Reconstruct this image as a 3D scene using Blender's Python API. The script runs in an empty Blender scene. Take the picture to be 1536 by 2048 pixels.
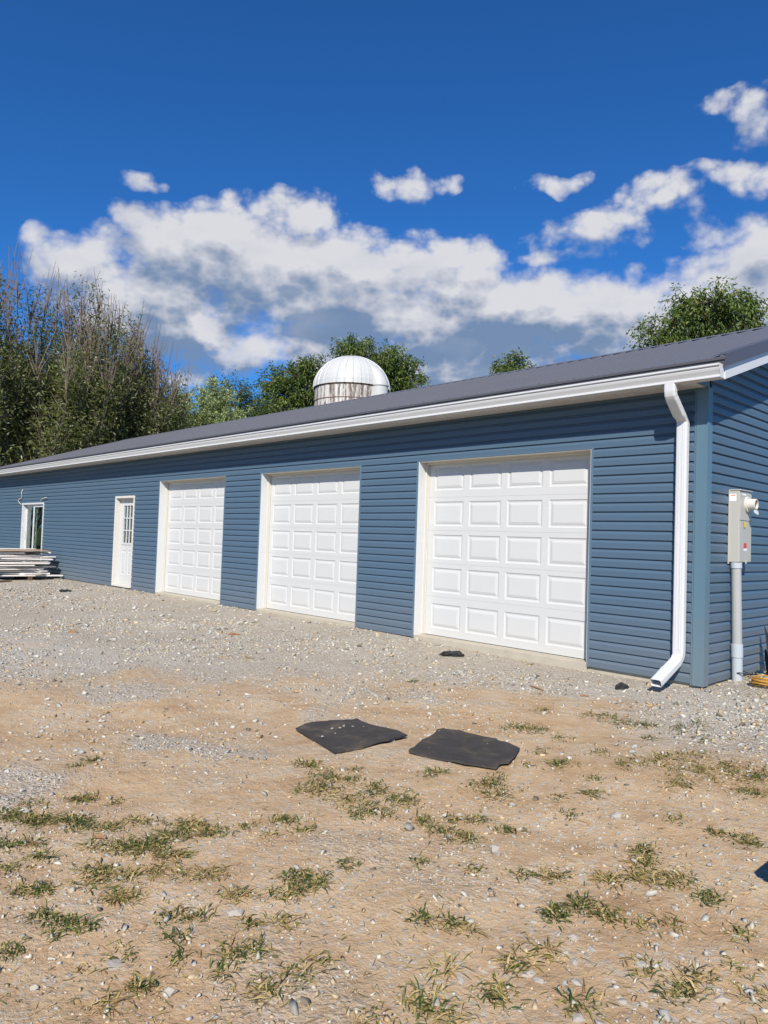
import bpy, bmesh, math, random
import numpy as np
from mathutils import Vector, Matrix

rng = np.random.default_rng(7)
random.seed(7)
scene = bpy.context.scene
C = scene.collection

# ------------------------------------------------------------------ camera
W, H = 1536.0, 2048.0
FOC, YAW, PITCH, ROLL = 1458.41, 0.81339, 0.03684, 0.03361
CAM = np.array([3.0895, -7.3353, 1.3426])


def cam_axes():
    cy, sy, cp, sp = math.cos(YAW), math.sin(YAW), math.cos(PITCH), math.sin(PITCH)
    fwd = np.array([-sy * cp, cy * cp, sp]); right = np.array([cy, sy, 0.0]); up = np.cross(right, fwd)
    cr, sr = math.cos(ROLL), math.sin(ROLL)
    return cr * right + sr * up, -sr * right + cr * up, fwd


RIGHT, UP, FWD = cam_axes()
cam_data = bpy.data.cameras.new('camera')
cam_data.sensor_fit = 'VERTICAL'
cam_data.sensor_height = 24.0
cam_data.sensor_width = 18.0
cam_data.lens = FOC / H * 24.0
cam_data.clip_start = 0.05
cam_data.clip_end = 6000
cam = bpy.data.objects.new('camera', cam_data)
C.objects.link(cam)
M = Matrix.Identity(4)
for i in range(3):
    M[i][0], M[i][1], M[i][2], M[i][3] = RIGHT[i], UP[i], -FWD[i], CAM[i]
cam.matrix_world = M
scene.camera = cam


def ray(px, py):
    return FWD + RIGHT * ((px - W / 2) / FOC) - UP * ((py - H / 2) / FOC)


def at(px, py, depth):
    """world point seen at that pixel of the photograph, depth metres ahead of the camera"""
    return CAM + ray(px, py) * depth


# ------------------------------------------------------------------ sun, sky, exposure
SUN_TRAVEL = Vector((-1.0, 1.33, -1.356)).normalized()
SUN_EL = math.asin(-SUN_TRAVEL.z)
SUN_ROT = math.atan2(-SUN_TRAVEL.x, -SUN_TRAVEL.y)
sun_data = bpy.data.lights.new('sun', 'SUN')
sun_data.energy = 5.0
sun_data.angle = math.radians(0.53)
sun_data.color = (1.0, 0.945, 0.855)
sun = bpy.data.objects.new('sun', sun_data)
C.objects.link(sun)
sun.rotation_euler = SUN_TRAVEL.to_track_quat('-Z', 'Y').to_euler()
sun.location = (10, -14, 20)

world = bpy.data.worlds.new('World')
scene.world = world
world.use_nodes = True
wt = world.node_tree
wt.nodes.clear()


class NT:
    """small helper to write node trees"""
    def __init__(self, tree):
        self.t = tree

    def n(self, typ, **kw):
        nd = self.t.nodes.new(typ)
        for k, v in kw.items():
            setattr(nd, k, v)
        return nd

    def put(self, sock, v):
        if isinstance(v, bpy.types.NodeSocket):
            self.t.links.new(v, sock)
        elif v is not None:
            sock.default_value = v

    def math(self, op, a, b=None, c=None, clamp=False):
        nd = self.n('ShaderNodeMath', operation=op, use_clamp=clamp)
        self.put(nd.inputs[0], a); self.put(nd.inputs[1], b)
        if c is not None:
            self.put(nd.inputs[2], c)
        return nd.outputs[0]

    def vmath(self, op, a, b=None, c=None, out=0):
        nd = self.n('ShaderNodeVectorMath', operation=op)
        self.put(nd.inputs[0], a)
        if b is not None:
            self.put(nd.inputs[1], b)
        if c is not None:
            self.put(nd.inputs[2], c)
        return nd.outputs[out]

    def smooth(self, v, a, b, lo=0.0, hi=1.0):
        nd = self.n('ShaderNodeMapRange', interpolation_type='SMOOTHSTEP')
        self.put(nd.inputs['Value'], v)
        self.put(nd.inputs['From Min'], a); self.put(nd.inputs['From Max'], b)
        self.put(nd.inputs['To Min'], lo); self.put(nd.inputs['To Max'], hi)
        return nd.outputs[0]

    def noise(self, vec, scale, detail=4.0, rough=0.5, dist=0.0, lac=2.0):
        nd = self.n('ShaderNodeTexNoise')
        self.put(nd.inputs['Vector'], vec)
        nd.inputs['Scale'].default_value = scale
        nd.inputs['Detail'].default_value = detail
        nd.inputs['Roughness'].default_value = rough
        nd.inputs['Lacunarity'].default_value = lac
        nd.inputs['Distortion'].default_value = dist
        return nd.outputs['Fac']

    def mix(self, f, a, b, blend='MIX'):
        nd = self.n('ShaderNodeMix', data_type='RGBA', blend_type=blend)
        self.put(nd.inputs[0], f); self.put(nd.inputs[6], a); self.put(nd.inputs[7], b)
        return nd.outputs[2]

    def ramp(self, f, stops):
        nd = self.n('ShaderNodeValToRGB')
        el = nd.color_ramp.elements
        while len(el) < len(stops):
            el.new(0.5)
        for e, (p, c) in zip(el, stops):
            e.position = p
            e.color = (*c, 1.0)
        self.put(nd.inputs[0], f)
        return nd.outputs[0]


def azel(px, py):
    d = ray(px, py); d = d / np.linalg.norm(d)
    return math.atan2(d[0], d[1]), math.asin(d[2])


# cumulus banks: (pixel centre, half-width, half-height, weight); the directions are fixed to the world
CLOUDS = [
    (440, 510, 250, 105, 0.95), (580, 432, 95, 66, 0.78), (345, 452, 125, 64, 0.74), (215, 555, 130, 80, 0.85),
    (620, 580, 360, 130, 1.0), (860, 525, 170, 80, 0.85), (930, 655, 440, 135, 1.0), (1230, 640, 280, 110, 0.95),
    (1480, 600, 230, 130, 0.95), (330, 650, 230, 75, 0.9), (1190, 455, 180, 52, 0.56), (1310, 410, 130, 52, 0.54),
    (1120, 505, 120, 32, 0.52), (1480, 345, 120, 44, 0.52), (1500, 235, 66, 70, 0.50), (1425, 214, 66, 26, 0.42),
    (785, 357, 80, 44, 0.54), (870, 348, 70, 30, 0.36), (290, 342, 60, 30, 0.38), (1450, 440, 140, 48, 0.54), (370, 770, 110, 32, 0.7),
    (780, 730, 560, 85, 0.9), (290, 600, 190, 100, 0.9), (420, 690, 200, 50, 0.75), (1130, 352, 90, 30, 0.34), (235, 420, 50, 44, 0.46), (1536, 500, 170, 90, 0.8), (110, 505, 60, 46, 0.5),
]


def cloud_group():
    g = bpy.data.node_groups.new('cloud_density', 'ShaderNodeTree')
    g.interface.new_socket('P', in_out='INPUT', socket_type='NodeSocketVector')
    g.interface.new_socket('D', in_out='OUTPUT', socket_type='NodeSocketFloat')
    g.interface.new_socket('S', in_out='OUTPUT', socket_type='NodeSocketFloat')
    k = NT(g)
    gi = k.n('NodeGroupInput'); go = k.n('NodeGroupOutput')
    P = gi.outputs[0]
    # slow warp so that the banks get irregular outlines
    wn = k.n('ShaderNodeTexNoise'); k.put(wn.inputs['Vector'], P); wn.inputs['Scale'].default_value = 7.0
    wn.inputs['Detail'].default_value = 3.0
    wv = k.vmath('MULTIPLY', k.vmath('SUBTRACT', wn.outputs['Color'], (0.5, 0.5, 0.5)), (0.13, 0.10, 0.0))
    Q = k.vmath('ADD', P, wv)
    acc = None
    for (px, py, rx, ry, wgt) in CLOUDS:
        a, e = azel(px, py)
        a2, _ = azel(px + rx, py); _, e2 = azel(px, py - ry)
        sx, sy = 1.0 / max(abs(a2 - a), 1e-3), 1.0 / max(abs(e2 - e), 1e-3)
        v = k.vmath('MULTIPLY_ADD', Q, (sx, sy, 0.0), (-a * sx, -e * sy, 0.0))
        ln = k.vmath('LENGTH', v, out=1)
        b = k.math('MULTIPLY', k.smooth(ln, 0.25, 1.45, 1.0, 0.0), wgt)
        acc = b if acc is None else k.math('SMOOTH_MAX', acc, b, 0.12)
    # the rest of the sky carries the same kind of fair-weather banks low down
    sep = k.n('ShaderNodeSeparateXYZ'); k.put(sep.inputs[0], P)
    az, el = sep.outputs[0], sep.outputs[1]
    low = k.smooth(el, 0.05, 0.42, 1.0, 0.0)
    big = k.smooth(k.noise(P, 2.2, 3.0, 0.5), 0.54, 0.72)
    a0, _ = azel(-260, 600); a1, _ = azel(1800, 600)
    outside = k.math('MAXIMUM', k.smooth(az, a0 - 0.25, a0, 1.0, 0.0), k.smooth(az, a1, a1 + 0.25))
    rest = k.math('MULTIPLY', k.math('MULTIPLY', low, big), outside)
    acc = k.math('MAXIMUM', acc, rest)
    Pw = k.vmath('MULTIPLY', P, (0.8, 1.15, 1.0))
    f1 = k.noise(Pw, 12.0, 6.0, 0.57, 0.35)
    f2 = k.noise(k.vmath('ADD', P, (3.1, 1.7, 0.4)), 40.0, 4.0, 0.6, 0.3)
    fs = k.noise(Pw, 12.0, 2.5, 0.45, 0.35)
    # cauliflower billows
    bv = k.n('ShaderNodeTexVoronoi', feature='F1', voronoi_dimensions='2D')
    k.put(bv.inputs['Vector'], k.vmath('ADD', Pw, k.vmath('MULTIPLY', wv, (0.25, 0.25, 0.0))))
    bv.inputs['Scale'].default_value = 26.0
    bv.inputs['Detail'].default_value = 2.0
    bv.inputs['Roughness'].default_value = 0.5
    bv.inputs['Lacunarity'].default_value = 2.3
    bump = k.math('SUBTRACT', 0.42, bv.outputs['Distance'])
    d = k.math('ADD', acc, k.math('MULTIPLY', k.math('SUBTRACT', f1, 0.5), 1.15))
    d = k.math('ADD', d, k.math('MULTIPLY', k.math('SUBTRACT', f2, 0.5), 0.34))
    d = k.math('ADD', d, k.math('MULTIPLY', bump, 0.30))
    clear = k.smooth(acc, 0.0, 0.22, 0.45, 0.0)
    k.put(go.inputs[0], k.math('SUBTRACT', k.math('SUBTRACT', d, 0.17), clear))
    sm = k.math('ADD', acc, k.math('MULTIPLY', k.math('SUBTRACT', fs, 0.5), 1.15))
    sm = k.math('ADD', sm, k.math('MULTIPLY', bump, 0.30))
    k.put(go.inputs[1], k.math('SUBTRACT', sm, 0.27))
    return g


def build_sky():
    k = NT(wt)
    out = k.n('ShaderNodeOutputWorld')
    bg = k.n('ShaderNodeBackground')
    bg.inputs['Strength'].default_value = 0.05
    sky = k.n('ShaderNodeTexSky', sky_type='NISHITA')
    sky.sun_disc = False
    sky.sun_elevation = SUN_EL
    sky.sun_rotation = SUN_ROT
    sky.altitude = 250
    sky.air_density = 1.0
    sky.dust_density = 0.05
    sky.ozone_density = 3.0
    tc = k.n('ShaderNodeTexCoord')
    nrm = k.vmath('NORMALIZE', tc.outputs['Generated'])
    sep = k.n('ShaderNodeSeparateXYZ'); k.put(sep.inputs[0], nrm)
    az = k.math('ARCTAN2', sep.outputs[0], sep.outputs[1])
    el = k.math('ARCSINE', sep.outputs[2])
    comb = k.n('ShaderNodeCombineXYZ'); k.put(comb.inputs[0], az); k.put(comb.inputs[1], el)
    P = comb.outputs[0]
    g = cloud_group()

    def dens(p):
        nd = k.n('ShaderNodeGroup'); nd.node_tree = g
        k.put(nd.inputs[0], p)
        return nd.outputs
    D, S0 = dens(P)
    Dup = dens(k.vmath('ADD', P, (0.006, 0.030, 0.0)))[1]
    low = k.smooth(el, math.radians(13.5), math.radians(26.0), 1.0, 0.0)
    alpha = k.smooth(D, -0.05, k.math('MULTIPLY_ADD', low, 0.24, 0.36))
    lit = k.math('SUBTRACT', S0, Dup)
    thick = k.smooth(Dup, 0.20, 0.78)
    shade = k.math('MULTIPLY', thick, k.math('MULTIPLY_ADD', low, 0.66, 0.22))
    light = k.math('ADD', k.math('MULTIPLY', lit, 0.95), k.math('SUBTRACT', 0.76, shade), clamp=True)
    bil = k.noise(k.vmath('MULTIPLY', P, (0.7, 1.5, 1.0)), 13.0, 4.0, 0.5, 0.3)
    light = k.math('ADD', light, k.math('MULTIPLY', k.math('SUBTRACT', bil, 0.5), 0.95), clamp=True)
    cloud = k.ramp(light, [(0.0, (3.0, 4.4, 6.9)), (0.25, (4.8, 5.9, 8.0)), (0.55, (7.8, 8.3, 9.7)), (0.85, (10.4, 10.6, 11.5)), (1.0, (11.9, 11.9, 12.4))])
    skyc = k.vmath('MULTIPLY', sky.outputs[0], (0.38, 1.17, 2.08))
    col = k.mix(k.math('MULTIPLY', alpha, 0.96), skyc, cloud)
    k.put(bg.inputs['Color'], col)
    k.put(out.inputs['Surface'], bg.outputs[0])


build_sky()
world.cycles.sampling_method = 'MANUAL'
world.cycles.sample_map_resolution = 256
scene.view_settings.view_transform = 'Standard'
scene.view_settings.look = 'None'
scene.view_settings.exposure = 0.30
scene.view_settings.gamma = 1.0
scene.view_settings.use_curve_mapping = False
scene.cycles.use_denoising = True
scene.cycles.max_bounces = 8
scene.cycles.transparent_max_bounces = 8


# ------------------------------------------------------------------ materials
def lin(r, g, b):
    f = lambda c: (c / 255 / 12.92) if c / 255 <= 0.04045 else ((c / 255 + 0.055) / 1.055) ** 2.4
    return (f(r), f(g), f(b))


def material(name, base, rough=0.5, metal=0.0, var=0.0, var_scale=3.0, bump=0.0, bump_scale=60.0, stretch=(1, 1, 1), spec=0.5,
             stain=None, stain_amt=0.0, stain_scale=2.0, attr=None):
    m = bpy.data.materials.new(name); m.use_nodes = True
    k = NT(m.node_tree)
    p = m.node_tree.nodes['Principled BSDF']
    p.inputs['Roughness'].default_value = rough
    p.inputs['Metallic'].default_value = metal
    p.inputs['Specular IOR Level'].default_value = spec
    geo = k.n('ShaderNodeNewGeometry')
    pos = k.vmath('MULTIPLY', geo.outputs['Position'], stretch)
    if attr:
        a = k.n('ShaderNodeAttribute', attribute_name=attr)
        col = a.outputs['Color']
    else:
        col = (*base, 1.0)
    if var:
        f = k.noise(pos, var_scale, 5.0, 0.6)
        g = k.math('MULTIPLY_ADD', k.math('SUBTRACT', f, 0.5), 2.0 * var, 1.0)
        nd = k.n('ShaderNodeMix', data_type='RGBA', blend_type='MULTIPLY')
        nd.inputs[0].default_value = 1.0
        k.put(nd.inputs[6], col)
        cc = k.n('ShaderNodeCombineXYZ')
        for i in range(3):
            k.put(cc.inputs[i], g)
        k.put(nd.inputs[7], cc.outputs[0])
        col = nd.outputs[2]
    if stain:
        f = k.smooth(k.noise(pos, stain_scale, 7.0, 0.65), 0.48, 0.75)
        col = k.mix(k.math('MULTIPLY', f, stain_amt), col, (*stain, 1.0))
    k.put(p.inputs['Base Color'], col)
    if bump:
        bn = k.n('ShaderNodeBump'); bn.inputs['Strength'].default_value = 1.0
        bn.inputs['Distance'].default_value = bump
        k.put(bn.inputs['Height'], k.noise(pos, bump_scale, 4.0, 0.6))
        k.put(p.inputs['Normal'], bn.outputs[0])
    return m


def dusty(m, z0, z1, dust, amt):
    """splashed dust that thins out above the ground"""
    k = NT(m.node_tree)
    p = m.node_tree.nodes['Principled BSDF']
    lk = p.inputs['Base Color'].links
    src = lk[0].from_socket if lk else p.inputs['Base Color'].default_value[:]
    geo = k.n('ShaderNodeNewGeometry')
    sep = k.n('ShaderNodeSeparateXYZ'); k.put(sep.inputs[0], geo.outputs['Position'])
    n = k.noise(geo.outputs['Position'], 2.5, 6.0, 0.65)
    h = k.math('ADD', sep.outputs[2], k.math('MULTIPLY', k.math('SUBTRACT', n, 0.5), 0.5))
    f = k.math('MULTIPLY', k.smooth(h, z0, z1, 1.0, 0.0), amt)
    k.put(p.inputs['Base Color'], k.mix(f, src, (*dust, 1.0)))


MAT = {}
MAT['siding'] = material('blue_vinyl_siding', (0.074, 0.121, 0.172), 0.42, var=0.07, var_scale=1.3, bump=0.0006, bump_scale=22,
                         stretch=(0.35, 0.35, 9.0), spec=0.35)
dusty(MAT['siding'], -0.1, 0.9, (0.20, 0.205, 0.20), 0.35)
MAT['siding_trim'] = material('blue_trim', (0.090, 0.150, 0.205), 0.4, var=0.05, spec=0.4)
dusty(MAT['siding_trim'], -0.1, 0.7, (0.20, 0.205, 0.20), 0.35)
MAT['corner'] = material('corner_post_vinyl', (0.096, 0.168, 0.218), 0.38, var=0.05, spec=0.45)
dusty(MAT['corner'], -0.1, 1.0, (0.20, 0.21, 0.205), 0.4)
MAT['door'] = material('white_door_enamel', (0.545, 0.545, 0.53), 0.4, var=0.02, var_scale=2, bump=0.0004, bump_scale=90, stretch=(0.3, 0.3, 3), spec=0.4)
dusty(MAT['door'], -0.1, 0.45, (0.62, 0.57, 0.48), 0.28)
MAT['white'] = material('white_coated_aluminium', (0.60, 0.605, 0.60), 0.32, var=0.03, var_scale=4, spec=0.5)
MAT['cream'] = material('cream_vinyl', (0.59, 0.565, 0.50), 0.42, var=0.03)
MAT['brickmould'] = material('primed_brickmould', (0.60, 0.57, 0.52), 0.5, var=0.05, var_scale=5)
MAT['soffit'] = material('white_soffit_vinyl', (0.58, 0.57, 0.545), 0.5, var=0.05, var_scale=3)
MAT['roof'] = material('charcoal_roof_steel', (0.120, 0.119, 0.130), 0.36, metal=0.0, var=0.05, var_scale=0.8, spec=0.5)
MAT['roof_trim'] = material('charcoal_trim_steel', (0.082, 0.078, 0.084), 0.4, var=0.05, spec=0.5)
MAT['concrete'] = material('concrete', (0.43, 0.385, 0.30), 0.85, var=0.16, var_scale=6, bump=0.002, bump_scale=70, stain=(0.30, 0.25, 0.18), stain_amt=0.5)
MAT['sheath'] = material('wall_sheathing', (0.10, 0.17, 0.26), 0.6, var=0.05)
MAT['inside'] = material('dark_interior', (0.10, 0.09, 0.08), 0.9, var=0.1)
MAT['rubber'] = material('black_rubber_seal', (0.018, 0.018, 0.02), 0.7, var=0.1)
MAT['grey_box'] = material('grey_powder_coat', (0.42, 0.41, 0.37), 0.42, var=0.03, spec=0.4)
MAT['grey_pvc'] = material('grey_pvc', (0.36, 0.365, 0.355), 0.45, var=0.04)
MAT['pale_pvc'] = material('pale_blue_grey_pvc', (0.42, 0.455, 0.48), 0.45, var=0.04)
MAT['sticker_white'] = material('white_sticker', (0.78, 0.79, 0.82), 0.5)
MAT['sticker_red'] = material('red_sticker', (0.62, 0.05, 0.05), 0.5)
MAT['sticker_orange'] = material('orange_sticker', (0.72, 0.25, 0.12), 0.5)
MAT['yellow'] = material('yellow_tag', (0.70, 0.45, 0.02), 0.5)
MAT['yellow_cord'] = material('yellow_cord_jacket', (0.38, 0.20, 0.025), 0.45, var=0.12, var_scale=8)
MAT['black'] = material('black_plastic', (0.014, 0.014, 0.016), 0.45, var=0.2, var_scale=12)
MAT['teal_glass'] = material('green_meter_plastic', (0.05, 0.30, 0.26), 0.15)
MAT['mat'] = material('black_carpet_mat', (0.056, 0.051, 0.047), 0.95, var=0.35, var_scale=7, bump=0.004, bump_scale=180, spec=0.15,
                      stain=(0.17, 0.13, 0.09), stain_amt=0.6, stain_scale=6)
MAT['debris'] = material('black_scrap', (0.018, 0.017, 0.018), 0.75, var=0.3, var_scale=20, bump=0.004, bump_scale=60)
MAT['wood_old'] = material('weathered_board', (0.74, 0.70, 0.65), 0.8, var=0.2, var_scale=5, bump=0.002, bump_scale=50, stretch=(6, 0.6, 6),
                           stain=(0.34, 0.24, 0.16), stain_amt=0.35, stain_scale=3)
MAT['wood_tan'] = material('tan_board', (0.44, 0.30, 0.19), 0.75, var=0.2, var_scale=6, bump=0.002, bump_scale=50, stretch=(6, 0.6, 6))
MAT['wood_dark'] = material('dark_timber', (0.10, 0.065, 0.045), 0.85, var=0.3, var_scale=6, bump=0.003, bump_scale=40)
MAT['rust'] = material('rusty_red_steel', (0.135, 0.035, 0.022), 0.7, var=0.35, var_scale=9, bump=0.003, bump_scale=50)
MAT['stick'] = material('brown_wood_scrap', (0.28, 0.155, 0.08), 0.85, var=0.3, var_scale=15, bump=0.003, bump_scale=80)
MAT['wire'] = material('cream_cable', (0.62, 0.57, 0.42), 0.5, var=0.05)
MAT['bark'] = material('bark', (0.085, 0.068, 0.052), 0.9, var=0.35, var_scale=3, bump=0.02, bump_scale=14)
MAT['twig'] = material('pale_twig_bark', (0.16, 0.120, 0.098), 0.85, var=0.3, var_scale=2)
MAT['silo_dome'] = material('white_silo_steel', (0.50, 0.50, 0.485), 0.38, var=0.08, var_scale=0.7, spec=0.45, stretch=(1, 1, 0.3))
MAT['hoop'] = material('rusty_hoop', (0.17, 0.10, 0.065), 0.75, var=0.3, var_scale=4)


def glass_material():
    m = bpy.data.materials.new('window_glass'); m.use_nodes = True
    p = m.node_tree.nodes['Principled BSDF']
    p.inputs['Base Color'].default_value = (0.72, 0.86, 0.80, 1)
    p.inputs['Roughness'].default_value = 0.01
    p.inputs['IOR'].default_value = 1.5
    p.inputs['Transmission Weight'].default_value = 1.0
    return m


MAT['glass'] = glass_material()


def silo_wall_material():
    m = material('stained_silo_staves', (0.58, 0.555, 0.52), 0.8, var=0.12, var_scale=2.0)
    k = NT(m.node_tree); p = m.node_tree.nodes['Principled BSDF']
    src = p.inputs['Base Color'].links[0].from_socket
    geo = k.n('ShaderNodeNewGeometry')
    pos = k.vmath('MULTIPLY', geo.outputs['Position'], (1.6, 1.6, 0.13))
    drip = k.smooth(k.noise(pos, 3.2, 5.0, 0.62), 0.40, 0.56)
    pos2 = k.vmath('MULTIPLY', geo.outputs['Position'], (3.0, 3.0, 0.8))
    fine = k.smooth(k.noise(pos2, 2.6, 6.0, 0.7), 0.32, 0.55)
    f = k.math('MULTIPLY', k.math('MULTIPLY', drip, fine), 0.92)
    k.put(p.inputs['Base Color'], k.mix(f, src, (0.095, 0.058, 0.04, 1)))
    return m


MAT['silo_wall'] = silo_wall_material()


def leaf_material(name, trans=0.3, rough=0.5):
    m = bpy.data.materials.new(name); m.use_nodes = True
    k = NT(m.node_tree); nt = m.node_tree
    p = nt.nodes['Principled BSDF']; out = nt.nodes['Material Output']
    a = k.n('ShaderNodeAttribute', attribute_name='col')
    k.put(p.inputs['Base Color'], a.outputs['Color'])
    p.inputs['Roughness'].default_value = rough
    p.inputs['Specular IOR Level'].default_value = 0.35
    tr = k.n('ShaderNodeBsdfTranslucent')
    k.put(tr.inputs['Color'], k.vmath('MULTIPLY', a.outputs['Color'], (1.25, 1.35, 0.5)))
    mx = k.n('ShaderNodeMixShader'); mx.inputs[0].default_value = trans
    k.put(mx.inputs[1], p.outputs[0]); k.put(mx.inputs[2], tr.outputs[0])
    k.put(out.inputs['Surface'], mx.outputs[0])
    return m


MAT['leaf'] = leaf_material('broad_leaf')
MAT['grass'] = leaf_material('grass_blade', 0.25, 0.6)
MAT['stone'] = material('crushed_limestone', (0.4, 0.38, 0.34), 0.88, var=0.18, var_scale=30, attr='col', spec=0.3)
MAT['rock'] = material('fieldstone', (0.37, 0.335, 0.285), 0.88, var=0.28, var_scale=18, bump=0.004, bump_scale=60, spec=0.3,
                       stain=(0.35, 0.25, 0.15), stain_amt=0.5, stain_scale=9)


# ------------------------------------------------------------------ mesh helpers
def mesh_from(name, verts, faces):
    me = bpy.data.meshes.new(name)
    me.from_pydata([tuple(map(float, v)) for v in verts], [], [tuple(map(int, f)) for f in faces])
    me.update()
    return me


def mesh_np(name, V, F, col=None, smooth=False):
    """fast mesh from an (n,3) vertex array and an (m,k) face array; col gives a colour per vertex"""
    V = np.asarray(V, np.float32); F = np.asarray(F, np.int32)
    me = bpy.data.meshes.new(name)
    me.vertices.add(len(V)); me.vertices.foreach_set('co', V.ravel())
    m, kk = F.shape
    me.loops.add(m * kk); me.loops.foreach_set('vertex_index', F.ravel())
    me.polygons.add(m)
    me.polygons.foreach_set('loop_start', np.arange(0, m * kk, kk, dtype=np.int32))
    me.polygons.foreach_set('loop_total', np.full(m, kk, np.int32))
    if smooth:
        me.polygons.foreach_set('use_smooth', np.ones(m, bool))
    me.update(calc_edges=True)
    if col is not None:
        a = me.color_attributes.new('col', 'FLOAT_COLOR', 'POINT')
        c4 = np.ones((len(V), 4), np.float32); c4[:, :3] = col
        a.data.foreach_set('color', c4.ravel())
    return me


class MB:
    """collects boxes, prisms, tubes and lathes into one mesh"""
    def __init__(self):
        self.v = []; self.f = []

    def add(self, vs, fs):
        o = len(self.v)
        self.v += [tuple(v) for v in vs]
        self.f += [tuple(i + o for i in f) for f in fs]
        return self

    def box(self, x0, x1, y0, y1, z0, z1):
        return self.add([(x0, y0, z0), (x1, y0, z0), (x1, y1, z0), (x0, y1, z0), (x0, y0, z1), (x1, y0, z1), (x1, y1, z1), (x0, y1, z1)],
                        [(3, 2, 1, 0), (4, 5, 6, 7), (0, 1, 5, 4), (1, 2, 6, 5), (2, 3, 7, 6), (3, 0, 4, 7)])

    def sweep(self, ring0, ring1, caps=True):
        n = len(ring0)
        fs = [(i, (i + 1) % n, n + (i + 1) % n, n + i) for i in range(n)]
        if caps:
            fs += [tuple(range(n))[::-1], tuple(range(n, 2 * n))]
        return self.add(list(ring0) + list(ring1), fs)

    def tube(self, pts, rad, n=8, caps=True):
        pts = [Vector(p) for p in pts]
        if not hasattr(rad, '__len__'):
            rad = [rad] * len(pts)
        rings = []
        prev = None
        for i, p in enumerate(pts):
            t = (pts[min(i + 1, len(pts) - 1)] - pts[max(i - 1, 0)]).normalized()
            if prev is None:
                a = t.orthogonal().normalized()
            else:
                a = (prev - t * prev.dot(t)).normalized()
            prev = a
            b = t.cross(a)
            rings.append([p + (a * math.cos(2 * math.pi * j / n) + b * math.sin(2 * math.pi * j / n)) * rad[i] for j in range(n)])
        vs = [v for r in rings for v in r]
        fs = []
        for i in range(len(rings) - 1):
            for j in range(n):
                fs.append((i * n + j, i * n + (j + 1) % n, (i + 1) * n + (j + 1) % n, (i + 1) * n + j))
        if caps:
            fs += [tuple(range(n))[::-1], tuple(range((len(rings) - 1) * n, len(rings) * n))]
        return self.add(vs, fs)

    def loft(self, rings, caps=True):
        n = len(rings[0])
        vs = [v for r in rings for v in r]
        fs = []
        for i in range(len(rings) - 1):
            for j in range(n):
                fs.append((i * n + j, i * n + (j + 1) % n, (i + 1) * n + (j + 1) % n, (i + 1) * n + j))
        if caps:
            fs += [tuple(range(n))[::-1], tuple(range((len(rings) - 1) * n, len(rings) * n))]
        return self.add(vs, fs)

    def mesh(self, name):
        me = mesh_from(name, self.v, self.f)
        bm = bmesh.new(); bm.from_mesh(me)
        bmesh.ops.recalc_face_normals(bm, faces=bm.faces)
        bm.to_mesh(me); bm.free()
        return me


ROOT_LOC = {}


def empty(name, loc):
    o = bpy.data.objects.new(name, None)
    C.objects.link(o)
    o.location = loc
    o.empty_display_size = 0.2
    ROOT_LOC[o.name] = Vector(loc)
    return o


def obj(name, me, mat, parent=None, bevel=0.0, smooth=False):
    """me is a mesh or an MB in world coordinates"""
    if isinstance(me, MB):
        me = me.mesh(name)
    if mat is not None and not me.materials:
        me.materials.append(MAT[mat] if isinstance(mat, str) else mat)
    o = bpy.data.objects.new(name, me)
    C.objects.link(o)
    if parent is not None:
        o.parent = parent
        if parent.name in ROOT_LOC:
            o.matrix_parent_inverse = Matrix.Translation(-ROOT_LOC[parent.name])
    if smooth:
        for pl in me.polygons:
            pl.use_smooth = True
    if bevel:
        b = o.modifiers.new('bevel', 'BEVEL'); b.width = bevel; b.segments = 2; b.limit_method = 'ANGLE'
    return o


def tag(o, label=None, cat=None, group=None, kind=None):
    if label: o['label'] = label
    if cat: o['category'] = cat
    if group: o['group'] = group
    if kind: o['kind'] = kind
    return o


def box(name, x0, x1, y0, y1, z0, z1, mat, parent=None, bevel=0.0):
    return obj(name, MB().box(x0, x1, y0, y1, z0, z1), mat, parent, bevel)


# ------------------------------------------------------------------ ground
_ph = rng.uniform(0, 6.28, (40, 2)); _an = rng.uniform(0, 6.28, 40)


def wob(x, y, wl, k0, n=6):
    s = 0.0
    for i in range(n):
        a = _an[(k0 + i) % 40]; f = 2 * math.pi / (wl * (0.7 + 0.13 * i))
        s = s + np.sin((x * math.cos(a) + y * math.sin(a)) * f + _ph[(k0 + i) % 40, 0])
    return s / n ** 0.5 / 1.2


def sstep(a, b, t):
    u = np.clip((t - a) / (b - a), 0, 1)
    return u * u * (3 - 2 * u)


def gh(x, y):
    x = np.asarray(x, float); y = np.asarray(y, float)
    d = np.clip(-y, 0, 40)
    base = -0.060 + 0.052 * sstep(-2.2, -4.6, x) - 0.018 * sstep(-13, -17, x)
    slope = -0.021 * np.clip(d, 0, 8) - 0.004 * np.clip(d - 8, 0, 30)
    z = base + slope
    z = z + 0.085 * np.exp(-(((x - 0.42) / 0.5) ** 2 + ((y - 0.85) / 0.75) ** 2))
    z = z + 0.03 * np.exp(-(((x - 0.6) / 0.8) ** 2 + ((y + 0.2) / 0.6) ** 2))
    amp = sstep(0.0, 1.0, np.hypot(np.clip(-y, 0, 9), 0) + 0.15)
    z = z + amp * (0.014 * wob(x, y, 1.9, 3) + 0.007 * wob(x, y, 0.62, 11) + 0.003 * wob(x, y, 0.24, 20))
    far = sstep(30, 160, np.hypot(x + 8, y))
    return z + far * 0.5 * wob(x, y, 90, 5)


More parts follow.
